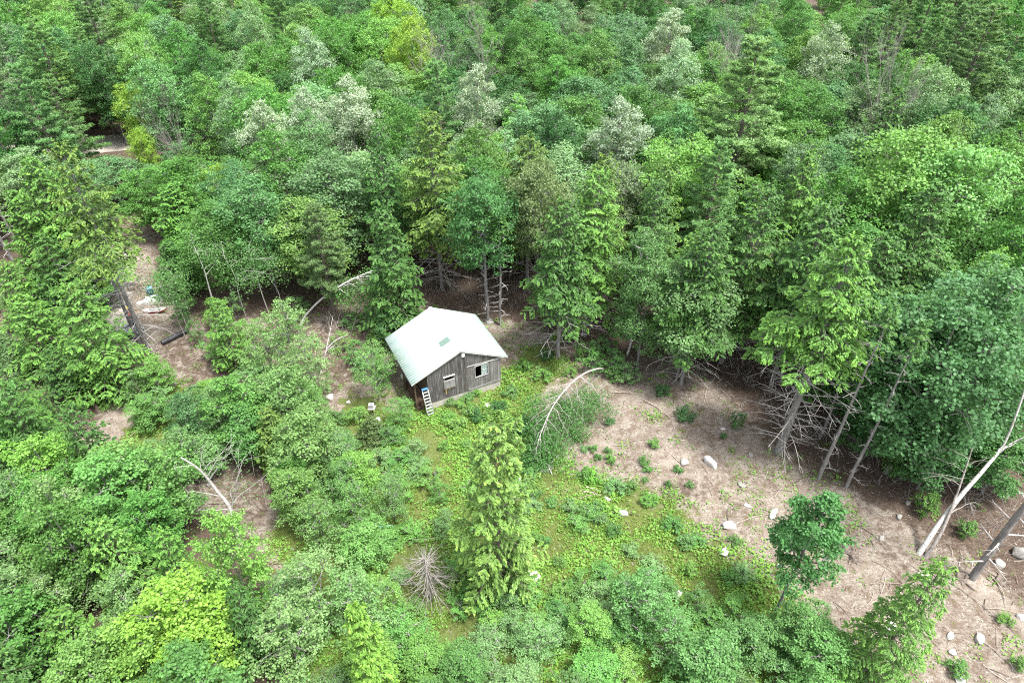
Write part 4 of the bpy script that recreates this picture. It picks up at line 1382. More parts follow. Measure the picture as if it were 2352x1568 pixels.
def sheet_mesh(slope, width):
    """flat sheet in local x (down the slope) and y (along the ridge) with raised ribs"""
    prof = []
    nr = 4
    p = width / nr
    for i in range(nr):
        o = i * p
        prof += [(o, 0.0), (o + p * 0.70, 0.0), (o + p * 0.78, 0.011), (o + p * 0.92, 0.011), (o + p * 0.995, 0.0)]
    v, q = [], []
    n = len(prof)
    for y, z in prof:
        v.append((0, y, z))
    for y, z in prof:
        v.append((slope, y, z))
    for y, z in prof:
        v.append((0, y, z - 0.012))
    for y, z in prof:
        v.append((slope, y, z - 0.012))
    for i in range(n - 1):
        q.append([i, n + i, n + i + 1, i + 1])
        q.append([2 * n + i, 2 * n + i + 1, 3 * n + i + 1, 3 * n + i])
        q.append([n + i, 3 * n + i, 3 * n + i + 1, n + i + 1])
        q.append([i, i + 1, 2 * n + i + 1, 2 * n + i])
    g = Geo()
    g.add(v, q, 0.5)
    return g.mesh('roof_sheet', M['roof'])


NS = 6
WS = (RB - RF) / NS
mL, mR = sheet_mesh(SL_L, WS - 0.004), sheet_mesh(SL_R, WS - 0.004)
aL, aR = math.atan2(ZT - ZL, -RL), math.atan2(ZT - ZR, RR)
for i in range(NS):
    o = link('roof_sheet', mR, cabin, (0.004, RF + i * WS, ZT), (0, aR, 0))
    o = link('roof_sheet', mL, cabin, (-0.004, RF + (i + 1) * WS, ZT), (0, aL, math.pi))
link('ridge_cap', prism_mesh('ridge_cap', M['roof'], [(-0.16, roof_z(-0.16) + 0.03), (0, ZT + 0.035), (0.16, roof_z(0.16) + 0.03), (0.16, roof_z(0.16) + 0.042), (0, ZT + 0.05), (-0.16, roof_z(-0.16) + 0.042)], RF - 0.01, RB + 0.01), cabin)
# deck, barge boards and fascia under the sheets
link('roof_deck', prism_mesh('roof_deck', M['board_brown'], [(RL + 0.03, ZL - 0.10), (0, ZT - 0.10), (RR - 0.03, ZR - 0.10), (RR - 0.03, ZR - 0.03), (0, ZT - 0.03), (RL + 0.03, ZL - 0.03)], RF + 0.05, RB - 0.05), cabin)
for s_ in (-1, 1):
    e = RL if s_ < 0 else RR
    ze = ZL if s_ < 0 else ZR
    for (ya, yb) in ((RF + 0.01, RF + 0.045), (RB - 0.045, RB - 0.01)):
        link('barge_board', prism_mesh('barge_board', M['trim'], [(e, ze - 0.13), (s_ * 0.003, ZT - 0.135), (s_ * 0.003, ZT - 0.016), (e, ze - 0.016)], ya, yb), cabin)
    link('fascia', box_mesh('fascia', M['trim'], e - 0.004 if s_ < 0 else e - 0.024, e + 0.024 if s_ < 0 else e + 0.004, RF + 0.05, RB - 0.05, ze - 0.12, ze - 0.03), cabin)
# skylight sheet on the left slope
sk = link('skylight', box_mesh('skylight', M['fiberglass'], 0.10, 0.94, 0, 0.56, 0.016, 0.034), cabin, (-0.0, 1.98, ZT), (0, aL, math.pi))
# posts of the lean-to overhang
for vv_ in (0.35, 2.9, 5.4):
    link('overhang_post', box_mesh('overhang_post', M['board_brown'], -3.50, -3.40, vv_ - 0.05, vv_ + 0.05, -0.3, roof_z(-3.45) - 0.11), cabin)

# ------------------------------------------------------------------ ladder leaning on the cabin corner
def cab(u, v, z):
    c, s = math.cos(CYAW), math.sin(CYAW)
    return (CX + u * c - v * s, CY + u * s + v * c, z)


lad = thing('ladder', 'aluminium step ladder with a blue top leaning on the left corner of the cabin', 'ladder', cab(-2.72, -0.50, 0.0), (0, 0, CYAW + 0.03))
lean = 0.52 / 2.3
LH = 2.25
for s_ in (-1, 1):
    g = Geo()
    pr_ = []
    for z in (0.0, LH):
        wdt = 0.25 - 0.045 * z / LH
        for (dx, dy) in ((-0.022, -0.045), (0.022, -0.045), (0.022, 0.045), (-0.022, 0.045)):
            pr_.append((s_ * wdt + dx - 0.10 * z / LH, z * lean + dy, z))
    g.add(pr_, [[0, 1, 5, 4], [1, 2, 6, 5], [2, 3, 7, 6], [3, 0, 4, 7], [4, 5, 6, 7], [3, 2, 1, 0]], 0.5)
    link('side_rail', g.mesh('side_rail', M['alu']), lad)
    g = Geo()
    g.tube([(s_ * 0.23, 0.14 + 0.05, 0.02), (s_ * 0.19 - 0.08, 2.05 * lean + 0.10, 2.05)], 0.016, 5)
    link('rear_leg', g.mesh('rear_leg', M['alu']), lad)
for i in range(8):
    z = 0.22 + i * 0.255
    wdt = 0.25 - 0.045 * z / LH
    x = -0.10 * z / LH
    link('step', box_mesh('step', M['alu'], x - wdt + 0.02, x + wdt - 0.02, z * lean - 0.075, z * lean + 0.055, z, z + 0.035), lad)
link('ladder_top', box_mesh('ladder_top', M['blue'], -0.10 - 0.23, -0.10 + 0.23, LH * lean - 0.09, LH * lean + 0.11, LH, LH + 0.06, 0.01), lad)

# ------------------------------------------------------------------ bent and leaning birches, bare trees, snags
def poly_curve(pts, n):
    """smooth curve through points (Catmull-Rom)"""
    p = np.asarray(pts, float)
    p = np.vstack([2 * p[0] - p[1], p, 2 * p[-1] - p[-2]])
    out = []
    for i in range(1, len(p) - 2):
        for t in np.linspace(0, 1, n, endpoint=False):
            a, b, c, d = p[i - 1], p[i], p[i + 1], p[i + 2]
            out.append(0.5 * (2 * b + (c - a) * t + (2 * a - 5 * b + 4 * c - d) * t * t + (3 * b - a - 3 * c + d) * t ** 3))
    out.append(p[-2])
    return np.array(out)


def ray_point(px, py, z):
    x, y = at(px, py, z)
    return np.array([x, y, z])


def clump_leaves(C, r, centres, n, spread, leaf, flat=0.6, hang=0.0, tint=0.5):
    for c in centres:
        k = int(n * r.uniform(0.6, 1.3))
        off = r.normal(size=(k, 3)) * np.array([1, 1, flat]) * spread
        off[:, 2] -= np.abs(r.normal(size=k)) * hang
        nr = unit(np.array([0, 0, 0.8]) + r.normal(0, 0.55, (k, 3)))
        dd = unit(r.normal(size=(k, 3)) + np.array([0, 0, -0.5]))
        s = leaf * r.uniform(0.7, 1.25, k)
        C.leaves(c + off, dd, nr, s, s * 0.7, np.clip(r.normal(tint, 0.12) + r.normal(0, 0.18, k), 0, 1))


def crooked_tree(name, label, cat, base, stem, rad, bark, branches, leaf_n, colour, seed, leaf=0.11, hang=0.25, spread=0.28, twig=4, drop=0.0):
    """a stem through world points, its branches [(fraction, end point, radius)] and leaf clumps on the branches"""
    r = np.random.default_rng(seed)
    o = thing(name, label, cat, tuple(base))
    b = np.array(base)
    T, C = Geo(), Geo()
    sp = poly_curve(stem, 5) - b
    n = len(sp)
    T.tube(sp, np.linspace(rad, rad * 0.22, n), 7)
    for f, e, rr in branches:
        a = sp[min(int(f * (n - 1)), n - 1)]
        e = np.asarray(e) - b
        t = np.linspace(0, 1, 6)[:, None]
        L = np.linalg.norm(e - a)
        bp = a + (e - a) * t + np.array([0, 0, 1]) * (t * (1 - t)) * L * 0.35 + r.normal(0, 0.03 * L, (6, 3)) * t * (1 - t) * 3
        T.tube(bp, np.linspace(rr, 0.006, 6), 4)
        cs = []
        for k in range(twig):
            i = r.integers(2, 6)
            d = r.normal(size=3) * 0.3 * L * np.array([1, 1, 0.5]) + np.array([0, 0, -hang * L * 0.5])
            T.tube(np.stack([bp[i], bp[i] + d * 0.5, bp[i] + d]), [0.009, 0.006, 0.004], 3)
            cs += [bp[i] + d * 0.6, bp[i] + d]
        cs += list(bp[3:])
        if leaf_n:
            clump_leaves(C, r, [q - np.array([0, 0, drop]) for q in cs], leaf_n, spread, leaf, 0.7, hang)
    link('trunk', T.mesh('trunk', M[bark], True), o)
    if leaf_n:
        c = link('crown', C.mesh('crown', M['leaf']), o)
        c.color = (*colour, 1)
        c['kind'] = 'stuff'
    return o


rb = np.random.default_rng(21)
# white birch bent over in an arch, left behind the cabin
b0 = ray_point(688, 752, 0)
stem = [b0, ray_point(704, 722, 1.2), ray_point(742, 684, 2.9), ray_point(796, 648, 4.3), ray_point(840, 628, 4.9), ray_point(872, 616, 4.7)]
br = []
for f, px, py, z in ((0.5, 850, 640, 3.9), (0.55, 872, 652, 3.4), (0.62, 880, 640, 3.8), (0.7, 885, 625, 4.2), (0.75, 890, 645, 3.6), (0.55, 812, 690, 2.6), (0.6, 840, 680, 2.7), (0.68, 862, 672, 2.9), (0.8, 895, 635, 3.9), (0.85, 890, 618, 4.4), (0.48, 800, 668, 3.2)):
    br.append((f, ray_point(px, py, z), 0.035))
crooked_tree('birch_tree', 'white birch bent into a long arch, left behind the cabin', 'tree', b0, stem, 0.11, 'birch', br, 44, (0.065, 0.16, 0.045), 31, 0.14, 0.35, 0.42, 5)

# birch toppled over in the clearing, its crown hanging toward the camera
b0 = ray_point(1392, 852, 0)
stem = [b0, ray_point(1378, 846, 1.4), ray_point(1345, 856, 2.8), ray_point(1312, 880, 3.6), ray_point(1282, 915, 3.6), ray_point(1262, 948, 3.2), ray_point(1246, 985, 2.5), ray_point(1234, 1018, 1.9)]
br = []
for f, px, py, z in ((0.35, 1398, 935, 1.0), (0.35, 1372, 905, 1.4), (0.45, 1238, 905, 2.4), (0.48, 1350, 940, 1.0), (0.5, 1325, 968, 0.8), (0.55, 1230, 935, 2.2), (0.62, 1210, 975, 1.6), (0.62, 1318, 985, 0.8),
                     (0.68, 1308, 1010, 0.6), (0.72, 1215, 990, 1.4), (0.78, 1290, 1000, 0.9), (0.8, 1268, 1015, 0.9), (0.85, 1222, 1030, 0.9), (0.88, 1255, 1045, 0.6), (0.92, 1240, 1062, 0.4), (0.97, 1225, 1065, 0.4),
                     (0.5, 1300, 930, 2.2), (0.42, 1345, 985, 0.5), (0.7, 1240, 1030, 0.7)):
    br.append((f, ray_point(px, py, z + 0.25), 0.03))
crooked_tree('birch_tree', 'toppled birch with pale bare stem and drooping crown in the middle of the clearing', 'tree', b0, stem, 0.085, 'dead_pale', br, 70, (0.060, 0.145, 0.045), 33, 0.12, 0.3, 0.34, 5, drop=0.45)

# white birch leaning out at the right with a second stem
b0 = ray_point(2108, 1275, 0)
stem = [b0, ray_point(2150, 1212, 1.6), ray_point(2205, 1140, 3.4), ray_point(2262, 1075, 5.0), ray_point(2305, 1020, 6.2), ray_point(2335, 950, 8.2), ray_point(2365, 860, 10.5)]
br = [(0.6, ray_point(2345, 1010, 6.6), 0.07), (0.66, ray_point(2400, 990, 7.6), 0.06), (0.9, ray_point(2420, 860, 10.5), 0.05), (0.95, ray_point(2370, 800, 11.5), 0.05)]
crooked_tree('birch_tree', 'white birch with chalky bark leaning out to the right edge, forked high up', 'tree', b0, stem, 0.17, 'birch', br, 30, (0.07, 0.16, 0.05), 35, 0.15, 0.2, 0.6, 4)
b0 = ray_point(2124, 1282, 0)
stem = [b0, ray_point(2160, 1225, 1.5), ray_point(2185, 1168, 2.9), ray_point(2210, 1100, 4.6), ray_point(2236, 1020, 6.6)]
br = [(0.45, ray_point(2238, 1152, 3.0), 0.05), (0.7, ray_point(2130, 1085, 5.0), 0.025), (0.75, ray_point(2120, 1100, 4.9), 0.02), (0.8, ray_point(2145, 1050, 5.6), 0.02), (0.85, ray_point(2275, 1050, 6.0), 0.02), (0.9, ray_point(2160, 1030, 6.0), 0.018)]
crooked_tree('dead_tree', 'grey dead stem crossing behind the leaning white birch at right', 'tree', b0, stem, 0.13, 'dead', br, 0, None, 36, twig=6)

# bare grey tree in the lower left with a few leaves
b0 = ray_point(556, 1268, 0)
stem = [b0, ray_point(540, 1205, 1.7), ray_point(528, 1165, 2.8), ray_point(497, 1125, 3.9), ray_point(470, 1090, 5.0), ray_point(445, 1068, 5.8), ray_point(415, 1050, 6.4)]
br = [(0.32, ray_point(548, 1080, 5.0), 0.06), (0.34, ray_point(600, 1100, 4.4), 0.05), (0.3, ray_point(455, 1172, 3.0), 0.045), (0.45, ray_point(430, 1128, 4.2), 0.045), (0.62, ray_point(520, 1058, 6.2), 0.055), (0.64, ray_point(548, 1030, 7.0), 0.05),
      (0.75, ray_point(470, 1020, 6.8), 0.035), (0.33, ray_point(575, 1035, 6.4), 0.055), (0.85, ray_point(400, 1075, 6.0), 0.03), (0.7, ray_point(555, 1010, 7.3), 0.03)]
crooked_tree('bare_tree', 'pale grey crooked tree with almost bare limbs, lower left', 'tree', b0, stem, 0.16, 'dead_pale', br, 5, (0.08, 0.16, 0.06), 37, 0.11, 0.1, 0.35, 7)
# two bare leaning stems in the brush left of the cabin
b0 = ray_point(722, 905, 0)
crooked_tree('dead_tree', 'thin dead birch stem propped up in the brown brush left of the cabin', 'tree', b0, [b0, ray_point(738, 850, 1.5), ray_point(752, 790, 3.0), ray_point(765, 725, 4.8)], 0.05, 'birch',
             [(0.6, ray_point(800, 768, 2.9), 0.03), (0.55, ray_point(775, 790, 1.0), 0.03)], 0, None, 38)
b0 = ray_point(788, 775, 0)
crooked_tree('dead_tree', 'second thin dead stem crossing the propped one left of the cabin', 'tree', b0, [b0, ray_point(775, 752, 0.9), ray_point(755, 715, 2.2)], 0.035, 'dead', [(0.5, ray_point(760, 770, 0.8), 0.02)], 0, None, 39)
b0 = ray_point(95, 925, 0)
crooked_tree('dead_tree', 'slanting dead stem on the bare bank at the left edge', 'tree', ray_point(148, 1215 * 0 + 935, 0), [ray_point(148, 935, 0), ray_point(112, 880, 1.4), ray_point(66, 845, 2.2)], 0.06, 'dead', [(0.5, ray_point(140, 870, 1.5), 0.02), (0.8, ray_point(60, 880, 1.2), 0.02)], 0, None, 40)

# pale stems standing in front of the left wood
for k, (px, py, ty, rr, lab) in enumerate(((508, 738, 560, 0.085, 'thickest white birch stem in the row left of the bent birch'), (566, 728, 585, 0.05, 'slim straight birch stem right of the thickest one'),
                                          (617, 718, 570, 0.05, 'slim birch stem, third from the left in the row'), (647, 712, 600, 0.035, 'thin grey stem at the right end of the row of birch stems'),
                                          (437, 768, 640, 0.04, 'thin leaning grey stem right of the gravel path'), (425, 772, 660, 0.05, 'mossy grey stem nearest the gravel path'))):
    x, y = at(px, py)
    h = height_to(x, y, ty)
    r = np.random.default_rng(60 + k)
    b0 = np.array([x, y, 0])
    w = r.normal(0, 0.25, (3, 2))
    stem = [b0, (x + w[0, 0] * 0.3, y + w[0, 1] * 0.3, h * 0.35), (x + w[1, 0] * 0.6, y + w[1, 1] * 0.6, h * 0.7), (x + w[2, 0], y + w[2, 1], h)]
    br = [(f, np.array([x, y, h * f]) + np.array([r.normal(0, 1.1), r.normal(0, 1.1), r.uniform(0.4, 1.2)]), rr * 0.4) for f in (0.6, 0.7, 0.8, 0.88, 0.94, 1.0)]
    crooked_tree('birch_tree', lab, 'tree', b0, stem, rr, 'birch' if k < 4 else 'dead', br, 26, (0.08, 0.165, 0.06), 70 + k, 0.13, 0.2, 0.5, 4)

# dead snags in the forest and the brushy dead tree in front
DT = [dead_tree(400 + i, 9.0, 0.11, 3, 6, 0.75) for i in range(3)]
DB = [dead_tree(410 + i, 8.0, 0.07, 3, 7, 0.55) for i in range(2)]
for k, (px, py, z, sc, lab) in enumerate(((2022, 150, 14.5, 0.8, 'left of two pale forked dead snags in the upper right'), (2090, 125, 15.0, 0.8, 'right of two pale forked dead snags in the upper right'),
                                         (1685, 85, 14.5, 0.75, 'grey bare twiggy tree left of the big white pine'), (1755, 10, 15.5, 0.7, 'bare twiggy crown at the top edge right of centre'),
                                         (1000, 75, 14.0, 0.7, 'bare branched dead tree near the top, left of centre'), (1095, 45, 14.5, 0.65, 'grey leafless tips near the top edge'),
                                         (25, 170, 13.5, 0.75, 'leafless grey tree at the left edge'), (170, -20, 14.0, 0.8, 'pale leaning dead trunk at the top left'),
                                         (1230, 395, 9.5, 0.7, 'dead branched stem in the gap behind the brown-green tree'), (395, 225, 11.5, 0.75, 'thin leafless tree beside the gravel road'),
                                         (1290, 590, 5.0, 0.55, 'bare twiggy dead tree in the dark hollow behind the cabin'), (1760, 560, 9.0, 0.5, 'bare branches poking from the dark hemlocks'))):
    x, y = at(px, py, z)
    o = thing('dead_tree', lab, 'tree', (x, y, gz(x, y)), (rng.normal(0, 0.07), rng.normal(0, 0.07), rng.uniform(0, 6.28)))
    s = z / 8.2
    o.scale = (s * 0.62, s * 0.62, s)
    link('trunk', (DT if k % 3 else DB)[k % 2], o)
x, y = at(990, 1372)
r = np.random.default_rng(90)
T = Geo()
hh = 3.9
T.tube([(0, 0, -0.2), (0.02, 0.03, 1.3), (-0.12, 0.08, 2.6), (-0.2, 0.12, hh)], [0.12, 0.10, 0.07, 0.02], 7)
for i in range(95):
    z = r.uniform(0.25, 0.98) * hh
    a = i * 2.399
    L = r.uniform(0.8, 2.3) * (1.15 - 0.55 * z / hh)
    d = np.array([math.cos(a), math.sin(a), r.uniform(-0.12, 0.3)])
    p0 = np.array([-0.05 * z / 1.3 * 0.5, 0.03 * z, z])
    pts = np.array([p0 + d * L * t + np.array([0, 0, -0.10 * L * t * t]) + r.normal(0, 0.04, 3) * t for t in np.linspace(0, 1, 5)])
    T.tube(pts, np.linspace(0.024, 0.006, 5), 4)
    for k in range(4):
        i0 = r.integers(1, 4)
        e = pts[i0] + (d * r.uniform(0.2, 0.5) + r.normal(0, 0.35, 3)) * L * 0.5
        T.tube(np.stack([pts[i0], (pts[i0] + e) / 2, e]), [0.009, 0.006, 0.004], 3)
o = thing('dead_tree', 'grey brittle dead conifer with dense bare branches in the grass, front centre', 'tree', (x, y, gz(x, y)))
link('trunk', T.mesh('trunk', M['dead'], True), o)

# ------------------------------------------------------------------ stones
def boulder_mesh(seed, rough=0.4):
    bm = bmesh.new()
    bmesh.ops.create_icosphere(bm, subdivisions=3, radius=1.0)
    off = Vector((seed * 3.7, seed * 1.3, seed * 7.1))
    rr = random.Random(seed)
    cuts = [(Vector((rr.gauss(0, 1), rr.gauss(0, 1), rr.gauss(0, 0.7))).normalized(), rr.uniform(0.5, 0.85)) for _ in range(11)]
    for v in bm.verts:
        k = 1 + rough * mnoise.noise(v.co * 1.1 + off) + 0.08 * mnoise.noise(v.co * 3.3 + off)
        p = v.co * k
        for n_, d_ in cuts:
            e = p.dot(n_) - d_
            if e > 0:
                p -= n_ * e * 0.9
        v.co = p
    me = bpy.data.meshes.new('boulder')
    bm.to_mesh(me)
    bm.free()
    me.materials.append(M['boulder'])
    me.polygons.foreach_set('use_smooth', np.ones(len(me.polygons), bool))
    return me


BM_ = [boulder_mesh(i) for i in range(1, 6)]
for k, (px, py, w, d, h, moss, c, lab) in enumerate((
        (1632, 1069, 0.54, 0.40, 0.40, 0.0, 1.12, 'largest white boulder in the middle of the brown slope'), (1571, 1067, 0.32, 0.34, 0.28, 0.2, 1.0, 'oval pale boulder left of the largest white boulder'),
        (1777, 1178, 0.50, 0.30, 0.28, 0.7, 1.0, 'pale boulder with a mossy end on the slope'), (1673, 1209, 0.55, 0.42, 0.26, 0.1, 1.05, 'broad flat white rock at the edge of the greenery'),
        (1663, 1268, 0.34, 0.36, 0.28, 0.0, 1.1, 'white block below the broad flat white rock'), (1432, 1180, 0.36, 0.34, 0.30, 0.0, 1.0, 'angular pale rock with a pole across it in the grass'),
        (1558, 1365, 0.36, 0.30, 0.24, 0.0, 1.2, 'bright white rock low in the grass, bottom centre'), (2126, 1334, 0.46, 0.42, 0.30, 0.25, 0.95, 'round pale boulder set in a dark hollow at right'),
        (2044, 1441, 0.46, 0.34, 0.26, 0.0, 1.1, 'white rock beside the light fir, bottom right'), (757, 914, 0.36, 0.34, 0.32, 0.0, 1.1, 'white boulder left of the cabin among leaves'),
        (724, 1004, 0.52, 0.40, 0.34, 0.1, 0.95, 'tan boulder in the tangle left below the cabin'), (869, 977, 0.40, 0.36, 0.40, 0.0, 1.15, 'white rounded boulder at the foot of the thin birch'),
        (1122, 742, 0.42, 0.40, 0.36, 0.3, 0.8, 'grey boulder by the straight trunks behind the cabin'), (1171, 1080, 0.24, 0.26, 0.26, 0.0, 1.1, 'cream coloured stone left of the grey pan'),
        (2182, 1463, 0.24, 0.28, 0.18, 0.2, 0.9, 'yellowish stone on bare ground, bottom right'), (2248, 1466, 0.38, 0.34, 0.22, 0.5, 0.9, 'half buried mossy boulder, bottom right'),
        (2186, 1496, 0.24, 0.22, 0.18, 0.0, 1.0, 'small pale stone below the yellowish one'), (2343, 1418, 0.30, 0.28, 0.20, 0.0, 1.0, 'pale stone by the small shrub near the right edge'),
        (2204, 1556, 0.40, 0.30, 0.24, 0.0, 1.0, 'white stone at the foot of the round shrub, bottom right'), (1118, 932, 0.42, 0.34, 0.20, 0.0, 0.85, 'flat grey rock in front of the cabin'),
        (1708, 1312, 0.24, 0.18, 0.16, 0.0, 1.15, 'small white stone in the greenery, lower right of centre'), (1790, 1305, 0.24, 0.24, 0.2, 0.0, 0.95, 'pale stone just left of the leaning maple stem'),
        (2022, 1240, 0.22, 0.20, 0.14, 0.6, 0.7, 'small brown stone near the stump hole'), (1725, 1042, 0.28, 0.22, 0.12, 0.9, 0.6, 'mossy brown stone on the upper slope'),
        (1704, 1110, 0.36, 0.28, 0.16, 0.95, 0.55, 'low moss-covered stone right of the largest boulder'), (2062, 1190, 0.24, 0.22, 0.18, 0.9, 0.7, 'mossy stump-like stone under the trees at right'),
        (1716, 1164, 0.30, 0.20, 0.12, 0.1, 0.85, 'flat grey stone above the mossy-ended boulder'), (2085, 1155, 0.22, 0.2, 0.16, 0.9, 0.6, 'dark mossy stone near the two leaning trunks'),
        (2340, 1270, 0.5, 0.45, 0.45, 0.6, 0.55, 'dark mossy boulder at the right edge'), (2300, 1290, 0.4, 0.3, 0.3, 0.4, 0.6, 'grey boulder beside the dark mossy one at the right edge'),
        (1660, 985, 0.2, 0.16, 0.12, 0.0, 1.0, 'little white stone at the end of the single shrub'), (1395, 1148, 0.3, 0.2, 0.14, 0.0, 0.75, 'grey stone under the crossed fallen sticks'),
        (1135, 800, 0.34, 0.3, 0.22, 0.1, 0.85, 'tan stone beside the right wall of the cabin'), (800, 925, 0.2, 0.2, 0.2, 0.0, 1.1, 'small white stone right of the white boulder'),
        (1590, 1290, 0.32, 0.22, 0.16, 0.0, 0.9, 'pale stone hidden in the low greenery'), (1240, 1440, 0.3, 0.25, 0.2, 0.2, 0.6, 'dark stone in the bottom thicket'), (2040, 1516, 0.34, 0.3, 0.2, 0.0, 1.05, 'white slab at the bottom edge of the bare ground'),
        (165, 830, 0.35, 0.3, 0.25, 0.0, 1.1, 'white stone beside the path under the dense tiered hemlock'), (480, 1112, 0.2, 0.2, 0.15, 0.0, 0.9, 'little pale stone in the grassy lane'))):
    x, y = at(px, py)
    c *= 0.72
    o = link('boulder' if w > 0.3 else 'stone', BM_[k % 5], None, (x, y, gz(x, y) + h * 0.22), (0, 0, rng.uniform(0, 6.28) if moss < 0.5 else 1.0), (w, d, h))
    o.color = (c, c * 0.99, c * 0.97, moss)
    tag(o, lab, 'boulder' if w > 0.3 else 'stone')

# concrete ring in the grass
bm = bmesh.new()
nr_, mr = 20, 8
vv = [[bm.verts.new(((0.24 + 0.09 * math.cos(b)) * math.cos(a), (0.24 + 0.09 * math.cos(b)) * math.sin(a), 0.09 + 0.10 * math.sin(b))) for b in np.arange(mr) * 2 * math.pi / mr] for a in np.arange(nr_) * 2 * math.pi / nr_]
for i in range(nr_):
    for j in range(mr):
        bm.faces.new((vv[i][j], vv[(i + 1) % nr_][j], vv[(i + 1) % nr_][(j + 1) % mr], vv[i][(j + 1) % mr]))
me = bpy.data.meshes.new('stone_ring')
bm.to_mesh(me)
bm.free()
M['pale_conc'] = plain_mat('pale_concrete', (0.48, 0.44, 0.36), (0.66, 0.62, 0.53), 6, 0.9)
me.materials.append(M['pale_conc'])
x, y = at(1228, 1328)
o = link('stone_ring', me, None, (x, y, gz(x, y)))
tag(o, 'pale round block with a hole in its top, lying in the grass', 'stone block')
for (px, py, w, lab) in ((1216, 1312, 0.2, 'pale stone just above the round block with a hole'), (1198, 1336, 0.16, 'pale stone left of the round block with a hole')):
    x, y = at(px, py)
    o = link('stone', BM_[2], None, (x, y, gz(x, y) + 0.06), (0, 0, 1), (w, w, w * 0.8))
    o.color = (1, 0.97, 0.9, 0)
    tag(o, lab, 'stone')

# ------------------------------------------------------------------ fallen branches and poles
def stick(px0, py0, px1, py1, rad, label, mat='stick', twigs=3, bend=0.1, lift=0.04):
    a = np.array([*at(px0, py0), 0])
    b = np.array([*at(px1, py1), 0])
    L = np.linalg.norm(b - a)
    r = np.random.default_rng(int(px0 * 7 + py0))
    side = np.array([-(b - a)[1], (b - a)[0], 0]) / L
    t = np.linspace(0, 1, 7)
    pts = np.array([a + (b - a) * s + side * bend * L * math.sin(s * 3.1) * r.uniform(0.7, 1.1) for s in t])
    pts[:, 2] = ground_z(pts[:, 0], pts[:, 1]) + lift + rad + np.sin(t * 3.1) * lift
    T = Geo()
    T.tube(pts - a, np.linspace(rad, rad * 0.35, 7), 6)
    for k in range(twigs):
        i = r.integers(1, 6)
        d = unit((b - a) / L + side * r.uniform(-1.2, 1.2) + np.array([0, 0, r.uniform(0, 0.35)])) * L * r.uniform(0.12, 0.3)
        T.tube(np.stack([pts[i] - a, pts[i] - a + d * 0.5 + r.normal(0, 0.03, 3), pts[i] - a + d]), [rad * 0.45, rad * 0.3, rad * 0.15], 4)
    o = link('fallen_branch', T.mesh('fallen_branch', M[mat], True), None, tuple(a))
    tag(o, label, 'branch')


for args in ((1860 * 0 + 1340, 1132, 1380, 1140, 0.05, 'short thick fallen limb in the grass'), (1345, 1120, 1400, 1142, 0.04, 'fallen limb crossing the short thick one'), (1332, 1148, 1382, 1138, 0.045, 'grey pole under the crossing limbs'),
             (1395, 1183, 1470, 1181, 0.03, 'straight pole laid over the angular pale rock'), (1480, 925, 1540, 965, 0.045, 'long thin log on the brown slope right of the fallen birch'),
             (1405, 905, 1480, 915, 0.03, 'pale stick above the long thin log'), (1410, 1025, 1560, 1020, 0.02, 'long pale stick across the brown slope'),
             (1760, 1130, 1838, 1132, 0.025, 'stick left of the leaning trunks'), (1690, 1205, 1830, 1185, 0.025, 'thin branch curving past the mossy-ended boulder'), (1980, 1215, 2030, 1265, 0.03, 'brown stick right of the stump hole'),
             (2280, 1320, 2310, 1395, 0.04, 'reddish brown branch under the grey trunk at right'), (1985, 1345, 2140, 1365, 0.025, 'pale stick above the bottom right bare ground'),
             (2150, 1330, 2350, 1480, 0.025, 'long thin branch across the bottom right ground'), (2260, 1400, 2350, 1415, 0.025, 'pale twiggy branch near the right edge'), (2100, 1440, 2200, 1545, 0.022, 'dark thin branch near the bottom right'),
             (2250, 1470, 2340, 1560, 0.03, 'forked grey branch in the bottom right corner'), (1490, 1490 - 10, 1568, 1520, 0.05, 'pale crooked fallen branch in the bottom thicket'), (1530, 1510, 1480, 1535, 0.035, 'side piece of the pale crooked branch at the bottom'),
             (1130, 1545, 1200, 1562, 0.07, 'brown rotten log at the bottom edge'), (1355, 1470, 1420, 1500, 0.035, 'thin pale branch left of the crooked one at the bottom'), (1250, 1350, 1330, 1335, 0.02, 'pale twig in the grass right of the round block'),
             (1130, 1370, 1230, 1350, 0.022, 'long pale twig in the grass below the loose fir'), (965, 1245, 1020, 1243, 0.035, 'straight pale pole behind the dead conifer'), (860, 1130, 970, 1085, 0.03, 'fallen pale stem in the tangle left of the loose fir'),
             (760, 1025, 920, 985, 0.025, 'bare pole in front of the white rounded boulder'), (1320, 655 + 120, 1270, 745, 0.05, 'broken white limb lying at the forest edge right of the cabin'), (1260, 755, 1288, 790, 0.05, 'pale broken log in front of the dark hollow'),
             (300, 1010, 330, 990, 0.03, 'stick in the grassy lane'), (370, 845, 400, 890, 0.035, 'pale bent stick at the end of the gravel path'), (830, 700, 950, 720, 0.03, 'long bare stick on the brown floor behind the cabin'),
             (720, 870, 760, 905, 0.03, 'stick in the dead brown brush left of the cabin'), (2000, 1290, 2090, 1360, 0.02, 'dark twig below the white birch foot'), (90, 960, 160, 1000, 0.03, 'stick on the bare bank at left')):
    stick(*args)
# spruce log / dark culvert pipe and other gear beside the path
def up_pt(px, py, z=0.0):
    x, y = at(px, py, z)
    return x, y, gz(x, y) + z


